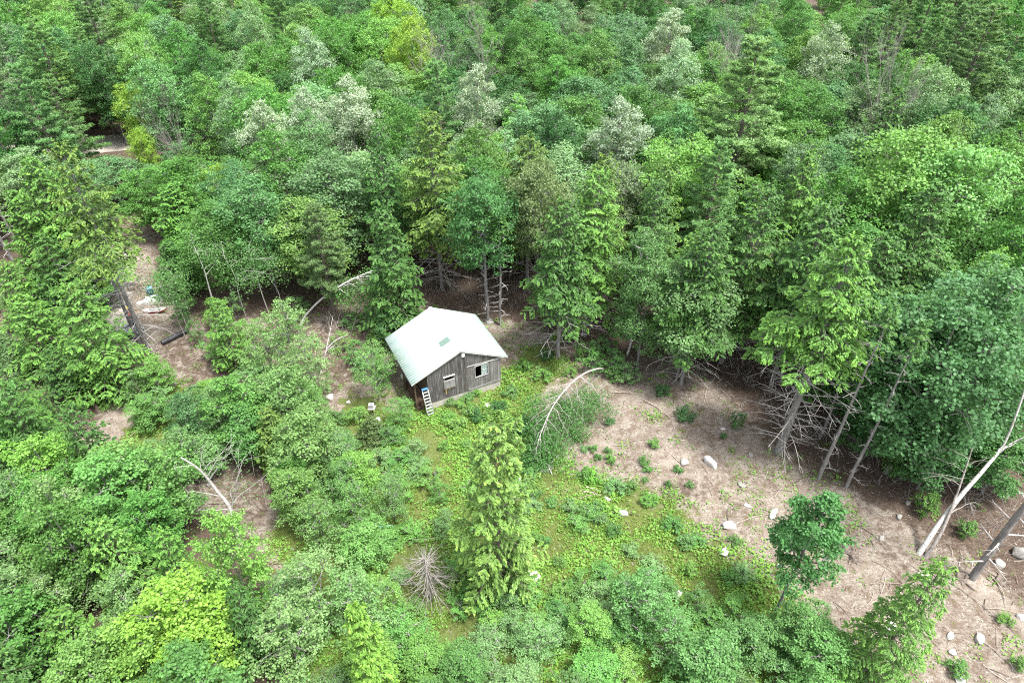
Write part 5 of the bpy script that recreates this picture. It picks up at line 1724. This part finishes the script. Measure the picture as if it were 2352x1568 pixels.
a, b = np.array(up_pt(372, 788)), np.array(up_pt(432, 756))
g = Geo()
M['black_pipe'] = plain_mat('black_pipe', (0.015, 0.015, 0.017), (0.05, 0.05, 0.055), 6, 0.45)
dn = (b - a) / np.linalg.norm(b - a)
ts = np.linspace(0, np.linalg.norm(b - a), 41)
g.tube(np.array([dn * t + np.array([0, 0, 0.22]) for t in ts]), 0.19 + 0.02 * (np.arange(41) % 2), 12)
o = link('culvert_pipe', g.mesh('culvert_pipe', M['black_pipe'], True), None, tuple(a))
tag(o, 'black ribbed pipe lying on leaf litter right of the leaning trunks', 'pipe')

# grey trailer with a pale rim
x, y, z = up_pt(312, 770)
tr = thing('utility_trailer', 'small grey box trailer with pale rims behind the leaning trunks', 'trailer', (x, y, z), (0, 0, R(-35)))
M['grey_metal'] = plain_mat('grey_blue_metal', (0.09, 0.12, 0.135), (0.14, 0.175, 0.19), 5, 0.5)
link('bed', box_mesh('bed', M['grey_metal'], -0.75, 0.75, -0.5, 0.5, 0.42, 0.50), tr)
for (a0, a1, b0_, b1) in ((-0.78, 0.78, -0.54, -0.50), (-0.78, 0.78, 0.50, 0.54), (-0.78, -0.74, -0.50, 0.50), (0.74, 0.78, -0.50, 0.50)):
    link('side_panel', box_mesh('side_panel', M['grey_metal'], a0, a1, b0_, b1, 0.44, 0.74), tr)
    link('rim', box_mesh('rim', M['alu'], a0 - 0.01, a1 + 0.01, b0_ - 0.01, b1 + 0.01, 0.742, 0.78), tr)
M['rubber'] = plain_mat('tyre_rubber', (0.015, 0.015, 0.015), (0.03, 0.03, 0.03), 9, 0.8)
for s_ in (-1, 1):
    g = Geo()
    g.tube([(0, s_ * 0.58, 0.27), (0, s_ * 0.72, 0.27)], 0.27, 16)
    link('wheel', g.mesh('wheel', M['rubber']), tr)
g = Geo()
g.tube([(0.78, 0, 0.46), (1.5, 0, 0.40)], 0.04, 6)
link('drawbar', g.mesh('drawbar', M['alu']), tr)

# kayak, white sheets, drum, board
def kayak(label, px, py, L, w, mat, mat2, rz):
    x, y, z = up_pt(px, py)
    o = thing('kayak', label, 'kayak', (x, y, z + 0.02), (0, 0, rz))
    g, d = Geo(), Geo()
    n, m = 15, 10
    rows, deck = [], []
    for i in range(n):
        t = -1 + 2 * i / (n - 1)
        ww = w * math.sqrt(max(0, 1 - abs(t) ** 2.4)) + 0.01
        rows.append([(t * L / 2, ww * math.sin(b), 0.26 - 0.24 * math.cos(b) * (1 - 0.35 * t * t) + 0.06 * t * t) for b in np.linspace(-math.pi / 2, math.pi / 2, m)])
        deck.append([(t * L / 2, ww * math.sin(b), 0.262 + 0.10 * math.cos(b) * (1 - 0.5 * t * t) + 0.06 * t * t) for b in np.linspace(-math.pi / 2, math.pi / 2, m)])
    q = [[i * m + j, i * m + j + 1, (i + 1) * m + j + 1, (i + 1) * m + j] for i in range(n - 1) for j in range(m - 1)]
    g.add(np.array(rows).reshape(-1, 3), q, 0.5)
    d.add(np.array(deck).reshape(-1, 3), q, 0.5)
    link('hull', g.mesh('hull', mat, True), o)
    link('deck', d.mesh('deck', mat2, True), o)
    c = Geo()
    c.tube([(0.42 * math.cos(a), 0.17 * math.sin(a), 0.375) for a in np.linspace(0, 6.283, 17)], 0.02, 5)
    link('cockpit_rim', c.mesh('cockpit_rim', M['rubber']), o)


M['red'] = plain_mat('red_plastic', (0.50, 0.035, 0.03), (0.62, 0.06, 0.05), 4, 0.45)
M['pale_sheet'] = plain_mat('pale_tarp', (0.24, 0.25, 0.245), (0.40, 0.41, 0.40), 5, 0.6)
kayak('red hulled boat lying beside the path under the pale sheets', 356, 714, 1.9, 0.27, M['red'], M['pale_sheet'], R(8))


def sheet(name, label, cat, px, py, w, d, hgt, mat, rz, seed):
    x, y, z = up_pt(px, py)
    r = np.random.default_rng(seed)
    n = 12
    gx, gy = np.meshgrid(np.linspace(-w / 2, w / 2, n), np.linspace(-d / 2, d / 2, n))
    edge = np.clip(1 - np.maximum(np.abs(gx) / (w / 2), np.abs(gy) / (d / 2)) ** 4, 0, 1)
    zz = 0.02 + hgt * edge * (0.75 + 0.3 * np.sin(gx * 4 + seed) * np.cos(gy * 5)) + r.uniform(0, 0.03, gx.shape)
    gx = gx + r.normal(0, 0.04, gx.shape)
    gy = gy + r.normal(0, 0.04, gx.shape)
    g = Geo()
    i = (np.arange(n - 1)[:, None] * n + np.arange(n - 1)[None]).ravel()
    g.add(np.stack([gx, gy, zz], -1).reshape(-1, 3), np.stack([i, i + 1, i + n + 1, i + n], 1), 0.5)
    o = link(name, g.mesh(name, mat, True), None, (x, y, z), (0, 0, rz))
    tag(o, label, cat)


sheet('tarp', 'crumpled pale tarp over a pile beside the gravel path', 'tarp', 354, 686, 1.7, 0.9, 0.35, M['pale_sheet'], R(15), 1)
sheet('tarp', 'second white sheet left of the crumpled pale tarp', 'tarp', 328, 694, 1.0, 0.45, 0.10, M['pale_sheet'], R(5), 2)
x, y, z = up_pt(346, 674)
dr_ = thing('drum', 'small blue drum with a lighter lid above the pale tarp', 'drum', (x, y, z))
g = Geo()
g.tube([(0, 0, 0), (0, 0, 0.03), (0, 0, 0.28), (0, 0, 0.3), (0, 0, 0.32), (0, 0, 0.6)], [0.25, 0.26, 0.26, 0.275, 0.26, 0.25], 16)
M['navy'] = plain_mat('navy_plastic', (0.012, 0.04, 0.13), (0.02, 0.07, 0.20), 5, 0.4)
M['sky_blue'] = plain_mat('light_blue_plastic', (0.10, 0.32, 0.50), (0.16, 0.40, 0.58), 5, 0.4)
link('barrel', g.mesh('barrel', M['navy'], False), dr_)
g = Geo()
g.tube([(0, 0, 0.602), (0, 0, 0.68)], 0.265, 16)
link('lid', g.mesh('lid', M['sky_blue']), dr_)
x, y, z = up_pt(318, 803)
o = link('white_board', box_mesh('white_board', M['white'], -0.4, 0.4, -0.14, 0.14, 0.05, 0.10, 0.01), None, (x, y, z), (0, 0, R(5)))
tag(o, 'short white board on the ground at the foot of the leaning trunks', 'board')

# bits lying in the clearing
x, y, z = up_pt(1228, 1074)
o = thing('metal_pan', 'shallow grey-blue metal pan at the tip of the fallen birch crown', 'pan', (x, y, z), (R(8), 0, R(-15)))
M['galv'] = plain_mat('galvanised_metal', (0.33, 0.38, 0.41), (0.47, 0.52, 0.54), 4, 0.45, metal=0.3)
bm = bmesh.new()
bmesh.ops.create_cube(bm, size=1.0)
for v in bm.verts:
    k = 1.0 if v.co.z > 0 else 0.8
    v.co = Vector((v.co.x * 0.5 * k, v.co.y * 1.1 * k, v.co.z * 0.22 + 0.12))
top = [f for f in bm.faces if f.normal.z > 0.9]
rr_ = bmesh.ops.inset_individual(bm, faces=top, thickness=0.05)
for v in top[0].verts:
    v.co.z -= 0.10
bmesh.ops.bevel(bm, geom=[e for e in bm.edges], offset=0.03, segments=2, affect='EDGES')
me = bpy.data.meshes.new('basin')
bm.to_mesh(me)
bm.free()
me.materials.append(M['galv'])
link('basin', me, o)
x, y, z = up_pt(1250, 1072)
o = thing('board_pile', 'small pile of weathered boards right of the metal pan', 'boards', (x, y, z), (0, 0, R(-35)))
for k in range(4):
    link('board', box_mesh('board', M['board_pale'], -0.55, 0.55, -0.34 + k * 0.17, -0.19 + k * 0.17, 0.04 + 0.01 * k, 0.08 + 0.01 * k), o)
for (px0, py0, px1, py1, lab) in ((1250, 1055, 1268, 1092, 'pale lath leaning across the weathered boards'), (1232, 1070, 1248, 1086, 'short pale lath left on the weathered boards'), (1282, 1046, 1262, 1068, 'grey lath at the upper end of the weathered boards')):
    a = np.array(up_pt(px0, py0))
    b = np.array(up_pt(px1, py1))
    d = b - a
    L = float(np.linalg.norm(d))
    o = link('lath', box_mesh('lath', M['trim'], 0, L, -0.025, 0.025, 0.10, 0.13), None, tuple(a), (0, R(-3), math.atan2(d[1], d[0])))
    tag(o, lab, 'lath')
x, y, z = up_pt(1193, 1110)
o = link('stake', box_mesh('stake', M['white'], -0.04, 0.04, -0.03, 0.03, -0.1, 0.75), None, (x, y, z), (R(4), R(3), 0))
tag(o, 'short white stake standing in the grass below the cream stone', 'stake')
x, y, z = up_pt(1144, 1056)
M['rust'] = plain_mat('rusty_red', (0.20, 0.05, 0.03), (0.36, 0.12, 0.08), 8, 0.8)
o = thing('scrap_metal', 'rusty red bent scrap beside the dead leaves left of the metal pan', 'scrap', (x, y, z), (0, 0, R(-60)))
g = Geo()
g.tube([(-0.5, 0, 0.06), (-0.2, 0.06, 0.14), (0.1, 0.0, 0.10), (0.45, 0.1, 0.06)], [0.05, 0.06, 0.06, 0.04], 7)
link('bent_bar', g.mesh('bent_bar', M['rust'], True), o)
link('plate', box_mesh('plate', M['rust'], 0.1, 0.5, -0.22, -0.06, 0.02, 0.06, 0.01), o)
x, y, z = up_pt(882, 1209)
M['teal'] = plain_mat('turquoise_paint', (0.22, 0.50, 0.46), (0.34, 0.60, 0.55), 8, 0.6)
o = thing('painted_plank', 'turquoise painted plank with a bare end in the undergrowth', 'plank', (x, y, z), (0, R(-2), R(6)))
link('painted_part', box_mesh('painted_part', M['teal'], -0.35, 0.55, -0.09, 0.09, 0.12, 0.16), o)
link('bare_end', box_mesh('bare_end', M['pale_conc'], -0.75, -0.352, -0.09, 0.09, 0.12, 0.16), o)
x, y, z = up_pt(738, 1026)
o = link('tarp_scrap', box_mesh('tarp_scrap', M['blue'], -0.3, 0.3, -0.12, 0.12, 0.02, 0.09, 0.02), None, (x, y, z), (0, 0, R(20)))
tag(o, 'blue scrap on the ground below the tan boulder', 'scrap')
M['orange'] = plain_mat('orange_plastic', (0.62, 0.22, 0.05), (0.72, 0.34, 0.10), 6, 0.6)
x, y, z = up_pt(768, 1032)
g = Geo()
g.tube([(0, 0, 0), (0, 0, 0.3), (0, 0, 0.32)], [0.12, 0.14, 0.14], 12)
o = link('bucket', g.mesh('bucket', M['orange']), None, (x, y, z), (0.5, 0.2, 0))
tag(o, 'small orange bucket tipped over right of the blue scrap', 'bucket')
x, y, z = up_pt(858, 960)
o = thing('bird_feeder', 'small grey louvred box on a post beside the white rounded boulder', 'feeder', (x, y, z))
link('post', box_mesh('post', M['board_brown'], -0.04, 0.04, -0.04, 0.04, -0.2, 0.75), o)
link('tray', box_mesh('tray', M['trim'], -0.25, 0.25, -0.2, 0.2, 0.752, 0.79), o)
for k in range(4):
    link('louvre', box_mesh('louvre', M['trim'], -0.18, 0.18, -0.14, 0.14, 0.84 + k * 0.09, 0.87 + k * 0.09), o)
link('stem', box_mesh('stem', M['grey_metal'], -0.10, 0.10, -0.08, 0.08, 0.792, 1.16), o)
# things kept under the lean-to
o = link('sack', BM_[1], None, cab(-3.35, 3.3, 1.0), (0, 0, 0.3), (0.28, 0.22, 0.30))
o.data = o.data.copy()
o.data.materials[0] = M['pale_sheet']
tag(o, 'pale sack on the stack under the left eave of the cabin', 'sack')
o = thing('woodpile', 'brown stack of planks under the left eave of the cabin', 'woodpile', cab(-3.1, 1.6, 0.0), (0, 0, CYAW))
for k in range(12):
    rr = random.Random(k)
    xx = -0.25 + (k % 3) * 0.22
    zz = 0.02 + (k // 3) * 0.2
    link('plank', box_mesh('plank', M['board_brown'], xx, xx + 0.2, -1.2 + rr.uniform(-0.1, 0.1), 1.1 + rr.uniform(-0.1, 0.6), zz, zz + 0.18), o)

# stump hole rings on the slope and two cut stumps
for (px, py, rad, lab) in ((1950, 1262, 0.33, 'old mossy tree stump with a pale hollow right of the small dense maple'), (2205, 1332, 0.3, 'crumbling brown stump right of the round pale boulder'), (1962, 1285, 0.22, 'reddish rotten stump just below the mossy hollow one'), (2300, 1330, 0.28, 'dark stump at the foot of the grey trunk at right')):
    x, y, z = up_pt(px, py)
    o = thing('tree_stump', lab, 'stump', (x, y, z), (0, 0, rng.uniform(0, 6)))
    r = np.random.default_rng(int(px))
    g = Geo()
    n = 14
    prof = [(1.45, -0.1), (1.1, 0.06), (0.95, 0.24), (0.72, 0.26), (0.6, 0.12), (0.1, 0.08)]
    wob = 1 + 0.16 * r.normal(size=n)
    v = [[rad * p[0] * wob[i] * math.cos(i * 2 * math.pi / n), rad * p[0] * wob[i] * math.sin(i * 2 * math.pi / n), p[1] * (0.8 + 0.4 * r.random())] for p in prof for i in range(n)]
    q = [[a * n + i, a * n + (i + 1) % n, (a + 1) * n + (i + 1) % n, (a + 1) * n + i] for a in range(len(prof) - 1) for i in range(n)]
    g.add(v, q, 0.5)
    link('rotten_shell', g.mesh('rotten_shell', M['bark_dark'], True), o)
    for k in range(5):
        g = Geo()
        a = k * 1.25 + r.uniform(-0.3, 0.3)
        g.tube([(rad * math.cos(a), rad * math.sin(a), 0.06), (rad * 1.9 * math.cos(a + 0.1), rad * 1.9 * math.sin(a + 0.1), 0.02), (rad * 2.8 * math.cos(a + 0.25), rad * 2.8 * math.sin(a + 0.25), -0.06)], [0.06, 0.045, 0.02], 5)
        link('root', g.mesh('root', M['bark_dark'], True), o)


# ------------------------------------------------------------------ the person behind the leaning trunks
def skin_body(name, verts, edges, radii, mat, root=0, level=2):
    me = bpy.data.meshes.new(name)
    me.from_pydata(verts, edges, [])
    o = bpy.data.objects.new(name, me)
    COL.objects.link(o)
    o.modifiers.new('skin', 'SKIN')
    if not me.skin_vertices:
        return o
    for i, r_ in enumerate(radii):
        rr2 = r_ if isinstance(r_, tuple) else (r_, r_)
        me.skin_vertices[0].data[i].radius = rr2
    me.skin_vertices[0].data[root].use_root = True
    s = o.modifiers.new('sub', 'SUBSURF')
    s.levels = s.render_levels = level
    bpy.context.view_layer.update()
    dg = bpy.context.evaluated_depsgraph_get()
    out = bpy.data.meshes.new_from_object(o.evaluated_get(dg))
    out.name = name
    bpy.data.objects.remove(o)
    bpy.data.meshes.remove(me)
    out.materials.clear()
    out.materials.append(mat)
    out.polygons.foreach_set('use_smooth', np.ones(len(out.polygons), bool))
    return out


M['skin'] = plain_mat('skin', (0.42, 0.25, 0.18), (0.48, 0.30, 0.22), 5, 0.55)
M['shirt'] = plain_mat('pale_shirt', (0.52, 0.51, 0.50), (0.66, 0.65, 0.63), 8, 0.9)
M['jeans'] = plain_mat('grey_trousers', (0.13, 0.14, 0.17), (0.20, 0.21, 0.25), 9, 0.9)
M['vest'] = plain_mat('red_vest', (0.60, 0.05, 0.03), (0.72, 0.09, 0.05), 8, 0.8)
M['yellow_hat'] = plain_mat('yellow_helmet', (0.62, 0.42, 0.05), (0.72, 0.52, 0.09), 4, 0.4)
M['hair'] = plain_mat('brown_hair', (0.035, 0.02, 0.012), (0.07, 0.04, 0.025), 20, 0.8)
x, y, z = up_pt(309, 742)
pp = thing('person', 'person in a yellow hat, pale shirt and red vest standing behind the leaning trunks', 'person', (x, y, z), (0, 0, R(160)))
V_ = [(0, 0, 0.94), (0, 0, 1.12), (0, 0.01, 1.34), (0, 0.0, 1.46), (0, 0.0, 1.54), (0, -0.02, 1.66),
      (0.10, 0, 0.88), (0.115, -0.01, 0.50), (0.12, 0.03, 0.09), (0.13, -0.12, 0.045),
      (-0.10, 0, 0.88), (-0.125, 0.0, 0.50), (-0.13, 0.04, 0.09), (-0.14, -0.11, 0.045),
      (0.19, 0, 1.40), (0.27, -0.04, 1.12), (0.30, -0.24, 1.02), (0.30, -0.32, 1.01),
      (-0.19, 0, 1.40), (-0.30, -0.06, 1.15), (-0.34, -0.28, 1.13), (-0.34, -0.36, 1.13)]
E_ = [(0, 1), (1, 2), (2, 3), (3, 4), (4, 5), (0, 6), (6, 7), (7, 8), (8, 9), (0, 10), (10, 11), (11, 12), (12, 13), (2, 14), (14, 15), (15, 16), (16, 17), (2, 18), (18, 19), (19, 20), (20, 21)]
RA = [(0.15, 0.11), (0.14, 0.10), (0.16, 0.11), 0.075, 0.055, (0.085, 0.10), 0.095, 0.062, 0.045, 0.045, 0.095, 0.062, 0.045, 0.045, 0.062, 0.045, 0.034, 0.03, 0.062, 0.045, 0.034, 0.03]
link('body', skin_body('body', V_, E_, RA, M['skin']), pp)
link('shirt', skin_body('shirt', [V_[i] for i in (1, 2, 3, 14, 15, 18, 19)] + [(0, 0, 0.98)], [(7, 0), (0, 1), (1, 2), (1, 3), (3, 4), (1, 5), (5, 6)], [(0.158, 0.125), (0.178, 0.13), 0.085, 0.078, 0.06, 0.078, 0.06, (0.165, 0.13)], M['shirt'], 1), pp)
link('vest', skin_body('vest', [(0, 0, 1.02), (0, 0, 1.18), (0, 0.005, 1.38)], [(0, 1), (1, 2)], [(0.178, 0.143), (0.178, 0.143), (0.175, 0.135)], M['vest'], 1), pp)
link('trousers', skin_body('trousers', [(0, 0, 0.96)] + [V_[i] for i in (6, 7, 8, 10, 11, 12)], [(0, 1), (1, 2), (2, 3), (0, 4), (4, 5), (5, 6)], [(0.165, 0.13), 0.108, 0.075, 0.062, 0.108, 0.075, 0.062], M['jeans']), pp)
for s_ in (1, -1):
    hx, hy, hz = (0.30, -0.34, 1.01) if s_ > 0 else (-0.34, -0.38, 1.13)
    hv = [(hx, hy, hz), (hx, hy - 0.07, hz)]
    he = [(0, 1)]
    hr = [(0.028, 0.018), (0.036, 0.016)]
    for k, (dx, ln) in enumerate(((-0.030, 0.062), (-0.010, 0.075), (0.010, 0.07), (0.030, 0.055))):
        n0 = len(hv)
        hv += [(hx + dx, hy - 0.085, hz), (hx + dx * 1.1, hy - 0.085 - ln * 0.55, hz - 0.012), (hx + dx * 1.1, hy - 0.085 - ln * 0.9, hz - 0.04)]
        he += [(1, n0), (n0, n0 + 1), (n0 + 1, n0 + 2)]
        hr += [0.009, 0.009, 0.007]
    n0 = len(hv)
    hv += [(hx - s_ * 0.04, hy - 0.03, hz - 0.01), (hx - s_ * 0.06, hy - 0.07, hz - 0.02)]
    he += [(0, n0), (n0, n0 + 1)]
    hr += [0.011, 0.009]
    link('hand', skin_body('hand', hv, he, hr, M['skin'], 0, 1), pp)
g = Geo()
hat = [(0.001, 1.84), (0.07, 1.83), (0.115, 1.785), (0.125, 1.73), (0.175, 1.715), (0.178, 1.705), (0.12, 1.708)]
n = 18
v = [[p[0] * math.cos(i * 2 * math.pi / n), -0.02 + p[0] * 1.15 * math.sin(i * 2 * math.pi / n), p[1]] for p in hat for i in range(n)]
g.add(v, [[a * n + i, a * n + (i + 1) % n, (a + 1) * n + (i + 1) % n, (a + 1) * n + i] for a in range(len(hat) - 1) for i in range(n)], 0.5)
link('hat', g.mesh('hat', M['yellow_hat'], True), pp)
bm = bmesh.new()
bmesh.ops.create_uvsphere(bm, u_segments=14, v_segments=8, radius=1.0)
for v in bm.verts:
    v.co = Vector((v.co.x * 0.098, 0.025 + v.co.y * 0.095, 1.67 + v.co.z * 0.09))
me = bpy.data.meshes.new('hair')
bm.to_mesh(me)
bm.free()
me.materials.append(M['hair'])
link('hair', me, pp)
for nm, mt, c, s3 in (('nose', 'skin', (0, -0.128, 1.645), (0.014, 0.02, 0.022)), ('eye', 'hair', (0.035, -0.112, 1.672), (0.011, 0.008, 0.007)), ('eye', 'hair', (-0.035, -0.112, 1.672), (0.011, 0.008, 0.007)),
                      ('mouth', 'rust', (0, -0.113, 1.605), (0.026, 0.008, 0.006)), ('ear', 'skin', (0.093, -0.015, 1.655), (0.012, 0.022, 0.032)), ('ear', 'skin', (-0.093, -0.015, 1.655), (0.012, 0.022, 0.032))):
    bm = bmesh.new()
    bmesh.ops.create_uvsphere(bm, u_segments=8, v_segments=6, radius=1.0)
    for v in bm.verts:
        v.co = Vector((c[0] + v.co.x * s3[0], c[1] + v.co.y * s3[1], c[2] + v.co.z * s3[2]))
    me = bpy.data.meshes.new(nm)
    bm.to_mesh(me)
    bm.free()
    me.materials.append(M[mt])
    link(nm, me, pp)

# ------------------------------------------------------------------ ground cover nobody could count
def patch_noise(x, y, s, seed):
    return np.array([mnoise.noise(Vector((a * s + seed, b * s, seed * 1.7))) for a, b in zip(x, y)])


CABIN_BOX = [cab(UL - 0.9, VF - 0.05, 0)[:2], cab(UR + 0.05, VF - 0.05, 0)[:2], cab(UR + 0.05, VB, 0)[:2], cab(UL - 0.9, VB, 0)[:2]]


def leafy_cover():
    """low leafy plants: thick in the green zones, scattered tufts on the bare slope"""
    r = np.random.default_rng(77)
    G = Geo()
    n = 60000
    x = r.uniform(-42, 36, n)
    y = r.uniform(6, 58, n)
    g = field(GREENF, x, y)
    d = field(DUFFF, x, y)
    base = 0.75 * g + 0.07 * (1 - g) * (d < 0.5) + 0.012 * (d >= 0.5)
    keep = r.random(n) < base * 0.75
    x, y, g = x[keep], y[keep], g[keep]
    pn = patch_noise(x, y, 0.45, 3.1) + 0.5 * patch_noise(x, y, 1.3, 9.2)
    keep = (pn > -0.05 - 0.06 * g) & np.array([not inside(CABIN_BOX, a, b) for a, b in zip(x, y)])
    x, y, g, pn = x[keep], y[keep], g[keep], pn[keep]
    gz_ = ground_z(x, y)
    hue = patch_noise(x, y, 0.25, 20.0)
    for i in range(len(x)):
        big = max(0.3, min(2.0, 0.45 + 1.6 * pn[i] + r.exponential(0.18))) * (1.0 if g[i] > 0.4 else 0.7)
        k = int(r.integers(12, 22))
        hgt = r.uniform(0.12, 0.55) * big
        off = r.normal(size=(k, 3)) * np.array([0.2, 0.2, 0.0]) * (0.6 + big)
        off[:, 2] = r.uniform(0.25, 1.0, k) * hgt * (1 - np.clip(np.hypot(off[:, 0], off[:, 1]) / 0.8, 0, 0.7))
        c = np.array([x[i], y[i], gz_[i]]) + off
        nr = unit(np.array([0, 0, 0.9]) + r.normal(0, 0.45, (k, 3)))
        dd = unit(off * np.array([1, 1, 0.1]) + r.normal(0, 0.1, (k, 3)))
        s = r.uniform(0.085, 0.175, k) * (0.8 + 0.35 * big)
        G.leaves(c, dd, nr, s, s * 0.66, np.clip(0.5 + 0.4 * hue[i] + r.normal(0, 0.10) + r.normal(0, 0.18, k), 0, 1))
    o = link('low_plants', G.mesh('low_plants', M['cover']))
    o.color = (0.115, 0.235, 0.050, 1)
    tag(o, 'low leafy plants spreading over the green part of the clearing', 'plants', kind='stuff')
    return len(x)


def grass_cover():
    r = np.random.default_rng(78)
    n = 420000
    x = r.uniform(-32, 30, n)
    y = r.uniform(8, 50, n)
    g = field(GREENF, x, y)
    keep = (r.random(n) < g * 0.8)
    x, y = x[keep], y[keep]
    pn = patch_noise(x, y, 0.5, 41.0)
    keep = (pn > -0.22) & np.array([not inside(CABIN_BOX, a, b) for a, b in zip(x, y)])
    x, y, pn = x[keep], y[keep], pn[keep]
    m = len(x)
    h = r.uniform(0.12, 0.38, m)
    c = np.stack([x, y, ground_z(x, y) + h * 0.42], 1)
    d = unit(np.stack([r.normal(0, 0.55, m), r.normal(0, 0.55, m), np.ones(m)], 1))
    nr = unit(r.normal(size=(m, 3)) + np.array([0, -0.4, 0.5]))
    G = Geo()
    G.leaves(c, d, nr, h, 0.028, np.clip(0.5 + 0.5 * pn + r.normal(0, 0.2, m), 0, 1))
    o = link('grass', G.mesh('grass', M['cover']))
    o.color = (0.15, 0.21, 0.055, 1)
    tag(o, 'yellowish green grass between the low plants', 'grass', kind='stuff')
    return m


def litter():
    """wood chips, twigs and dry sticks strewn over the bare ground"""
    r = np.random.default_rng(79)
    n = 60000
    x = r.uniform(-46, 42, n)
    y = r.uniform(8, 64, n)
    g = field(GREENF, x, y)
    d = field(DUFFF, x, y)
    keep = r.random(n) < (1 - g) * np.where(d > 0.5, 0.3, 0.85)
    x, y = x[keep], y[keep]
    keep = np.array([not inside(CABIN_BOX, a, b) for a, b in zip(x, y)])
    x, y = x[keep], y[keep]
    m = len(x)
    L = 0.07 + r.exponential(0.10, m)
    L = np.minimum(L, 0.55)
    a = r.uniform(0, 6.28, m)
    c = np.stack([x, y, ground_z(x, y) + r.uniform(0.015, 0.06, m)], 1)
    dd = np.stack([np.cos(a), np.sin(a), r.normal(0, 0.15, m)], 1)
    nr = unit(np.array([0, 0, 1.0]) + r.normal(0, 0.35, (m, 3)))
    G = Geo()
    G.leaves(c, dd, nr, L, 0.022 + 0.05 * r.random(m) * (L < 0.16), r.random(m))
    m_, nt, out = new_mat('wood_chip')
    at_ = N(nt, 'Attribute', attribute_name='tint')
    cc = ramp(nt, at_.outputs['Fac'], [(0.0, (0.04, 0.027, 0.02)), (0.35, (0.125, 0.09, 0.068)), (0.7, (0.26, 0.21, 0.168)), (1.0, (0.42, 0.365, 0.30))])
    p = N(nt, 'BsdfPrincipled')
    p.inputs['Roughness'].default_value = 0.9
    nt.links.new(cc, p.inputs['Base Color'])
    nt.links.new(p.outputs[0], out.inputs[0])
    o = link('wood_chips', G.mesh('wood_chips', m_))
    tag(o, 'wood chips and dry leaves strewn over the bare ground', 'wood chips', kind='stuff')
    # thin twigs
    T = Geo()
    for i in range(2600):
        px = r.uniform(-46, 42)
        py = r.uniform(8, 62)
        gg = float(field(GREENF, px, py))
        if r.random() < gg * 0.9 or inside(CABIN_BOX, px, py):
            continue
        L = r.uniform(0.35, 1.6)
        a = r.uniform(0, 6.28)
        pts = np.array([[px + math.cos(a) * L * t, py + math.sin(a) * L * t, 0] for t in (-0.5, 0, 0.5)])
        pts[1, :2] += r.normal(0, 0.06 * L, 2)
        pts[:, 2] = ground_z(pts[:, 0], pts[:, 1]) + np.array([0.03, 0.05 + 0.06 * r.random(), 0.03 + 0.12 * r.random()])
        T.tube(pts, np.array([0.018, 0.014, 0.008]) * r.uniform(0.6, 1.4), 4, r.random() ** 0.6)
    o = link('twigs', T.mesh('twigs', m_))
    tag(o, 'thin dry twigs scattered over the bare ground and forest floor', 'twigs', kind='stuff')
    return m


print('cover', leafy_cover(), grass_cover(), litter())


def brush():
    """tangle of bare dead brush under the forest edge"""
    r = np.random.default_rng(80)
    T = Geo()
    zone = P2W([(860, 690), (1000, 680), (1110, 715), (1250, 735), (1400, 800), (1640, 830), (1700, 900), (1800, 1000), (1960, 1090), (2330, 1290), (2352, 1180), (2000, 950), (1700, 760), (1300, 640), (900, 640), (760, 700), (720, 800), (790, 830), (830, 740)])
    xs = [p[0] for p in zone]
    ys = [p[1] for p in zone]
    k = 0
    while k < 900:
        x, y = r.uniform(min(xs), max(xs)), r.uniform(min(ys), max(ys))
        if not inside(zone, x, y) or inside(CABIN_BOX, x, y):
            continue
        k += 1
        h = r.uniform(0.4, 2.2)
        a = r.uniform(0, 6.28)
        l = r.uniform(0.1, 0.9)
        b = np.array([x, y, gz(x, y) - 0.05])
        e = b + np.array([math.cos(a) * l * h, math.sin(a) * l * h, h])
        T.tube(np.stack([b, (b + e) / 2 + r.normal(0, 0.07 * h, 3), e]), [0.02, 0.014, 0.006], 3, r.random())
        for q in range(3):
            p0 = b + (e - b) * r.uniform(0.3, 0.9)
            p1 = p0 + r.normal(0, 0.3 * h, 3) * np.array([1, 1, 0.5])
            T.tube(np.stack([p0, (p0 + p1) / 2, p1]), [0.010, 0.007, 0.004], 3, r.random())
    o = link('dead_brush', T.mesh('dead_brush', M['dead']))
    tag(o, 'tangle of bare dead brush along the shaded forest edge', 'brush', kind='stuff')


brush()
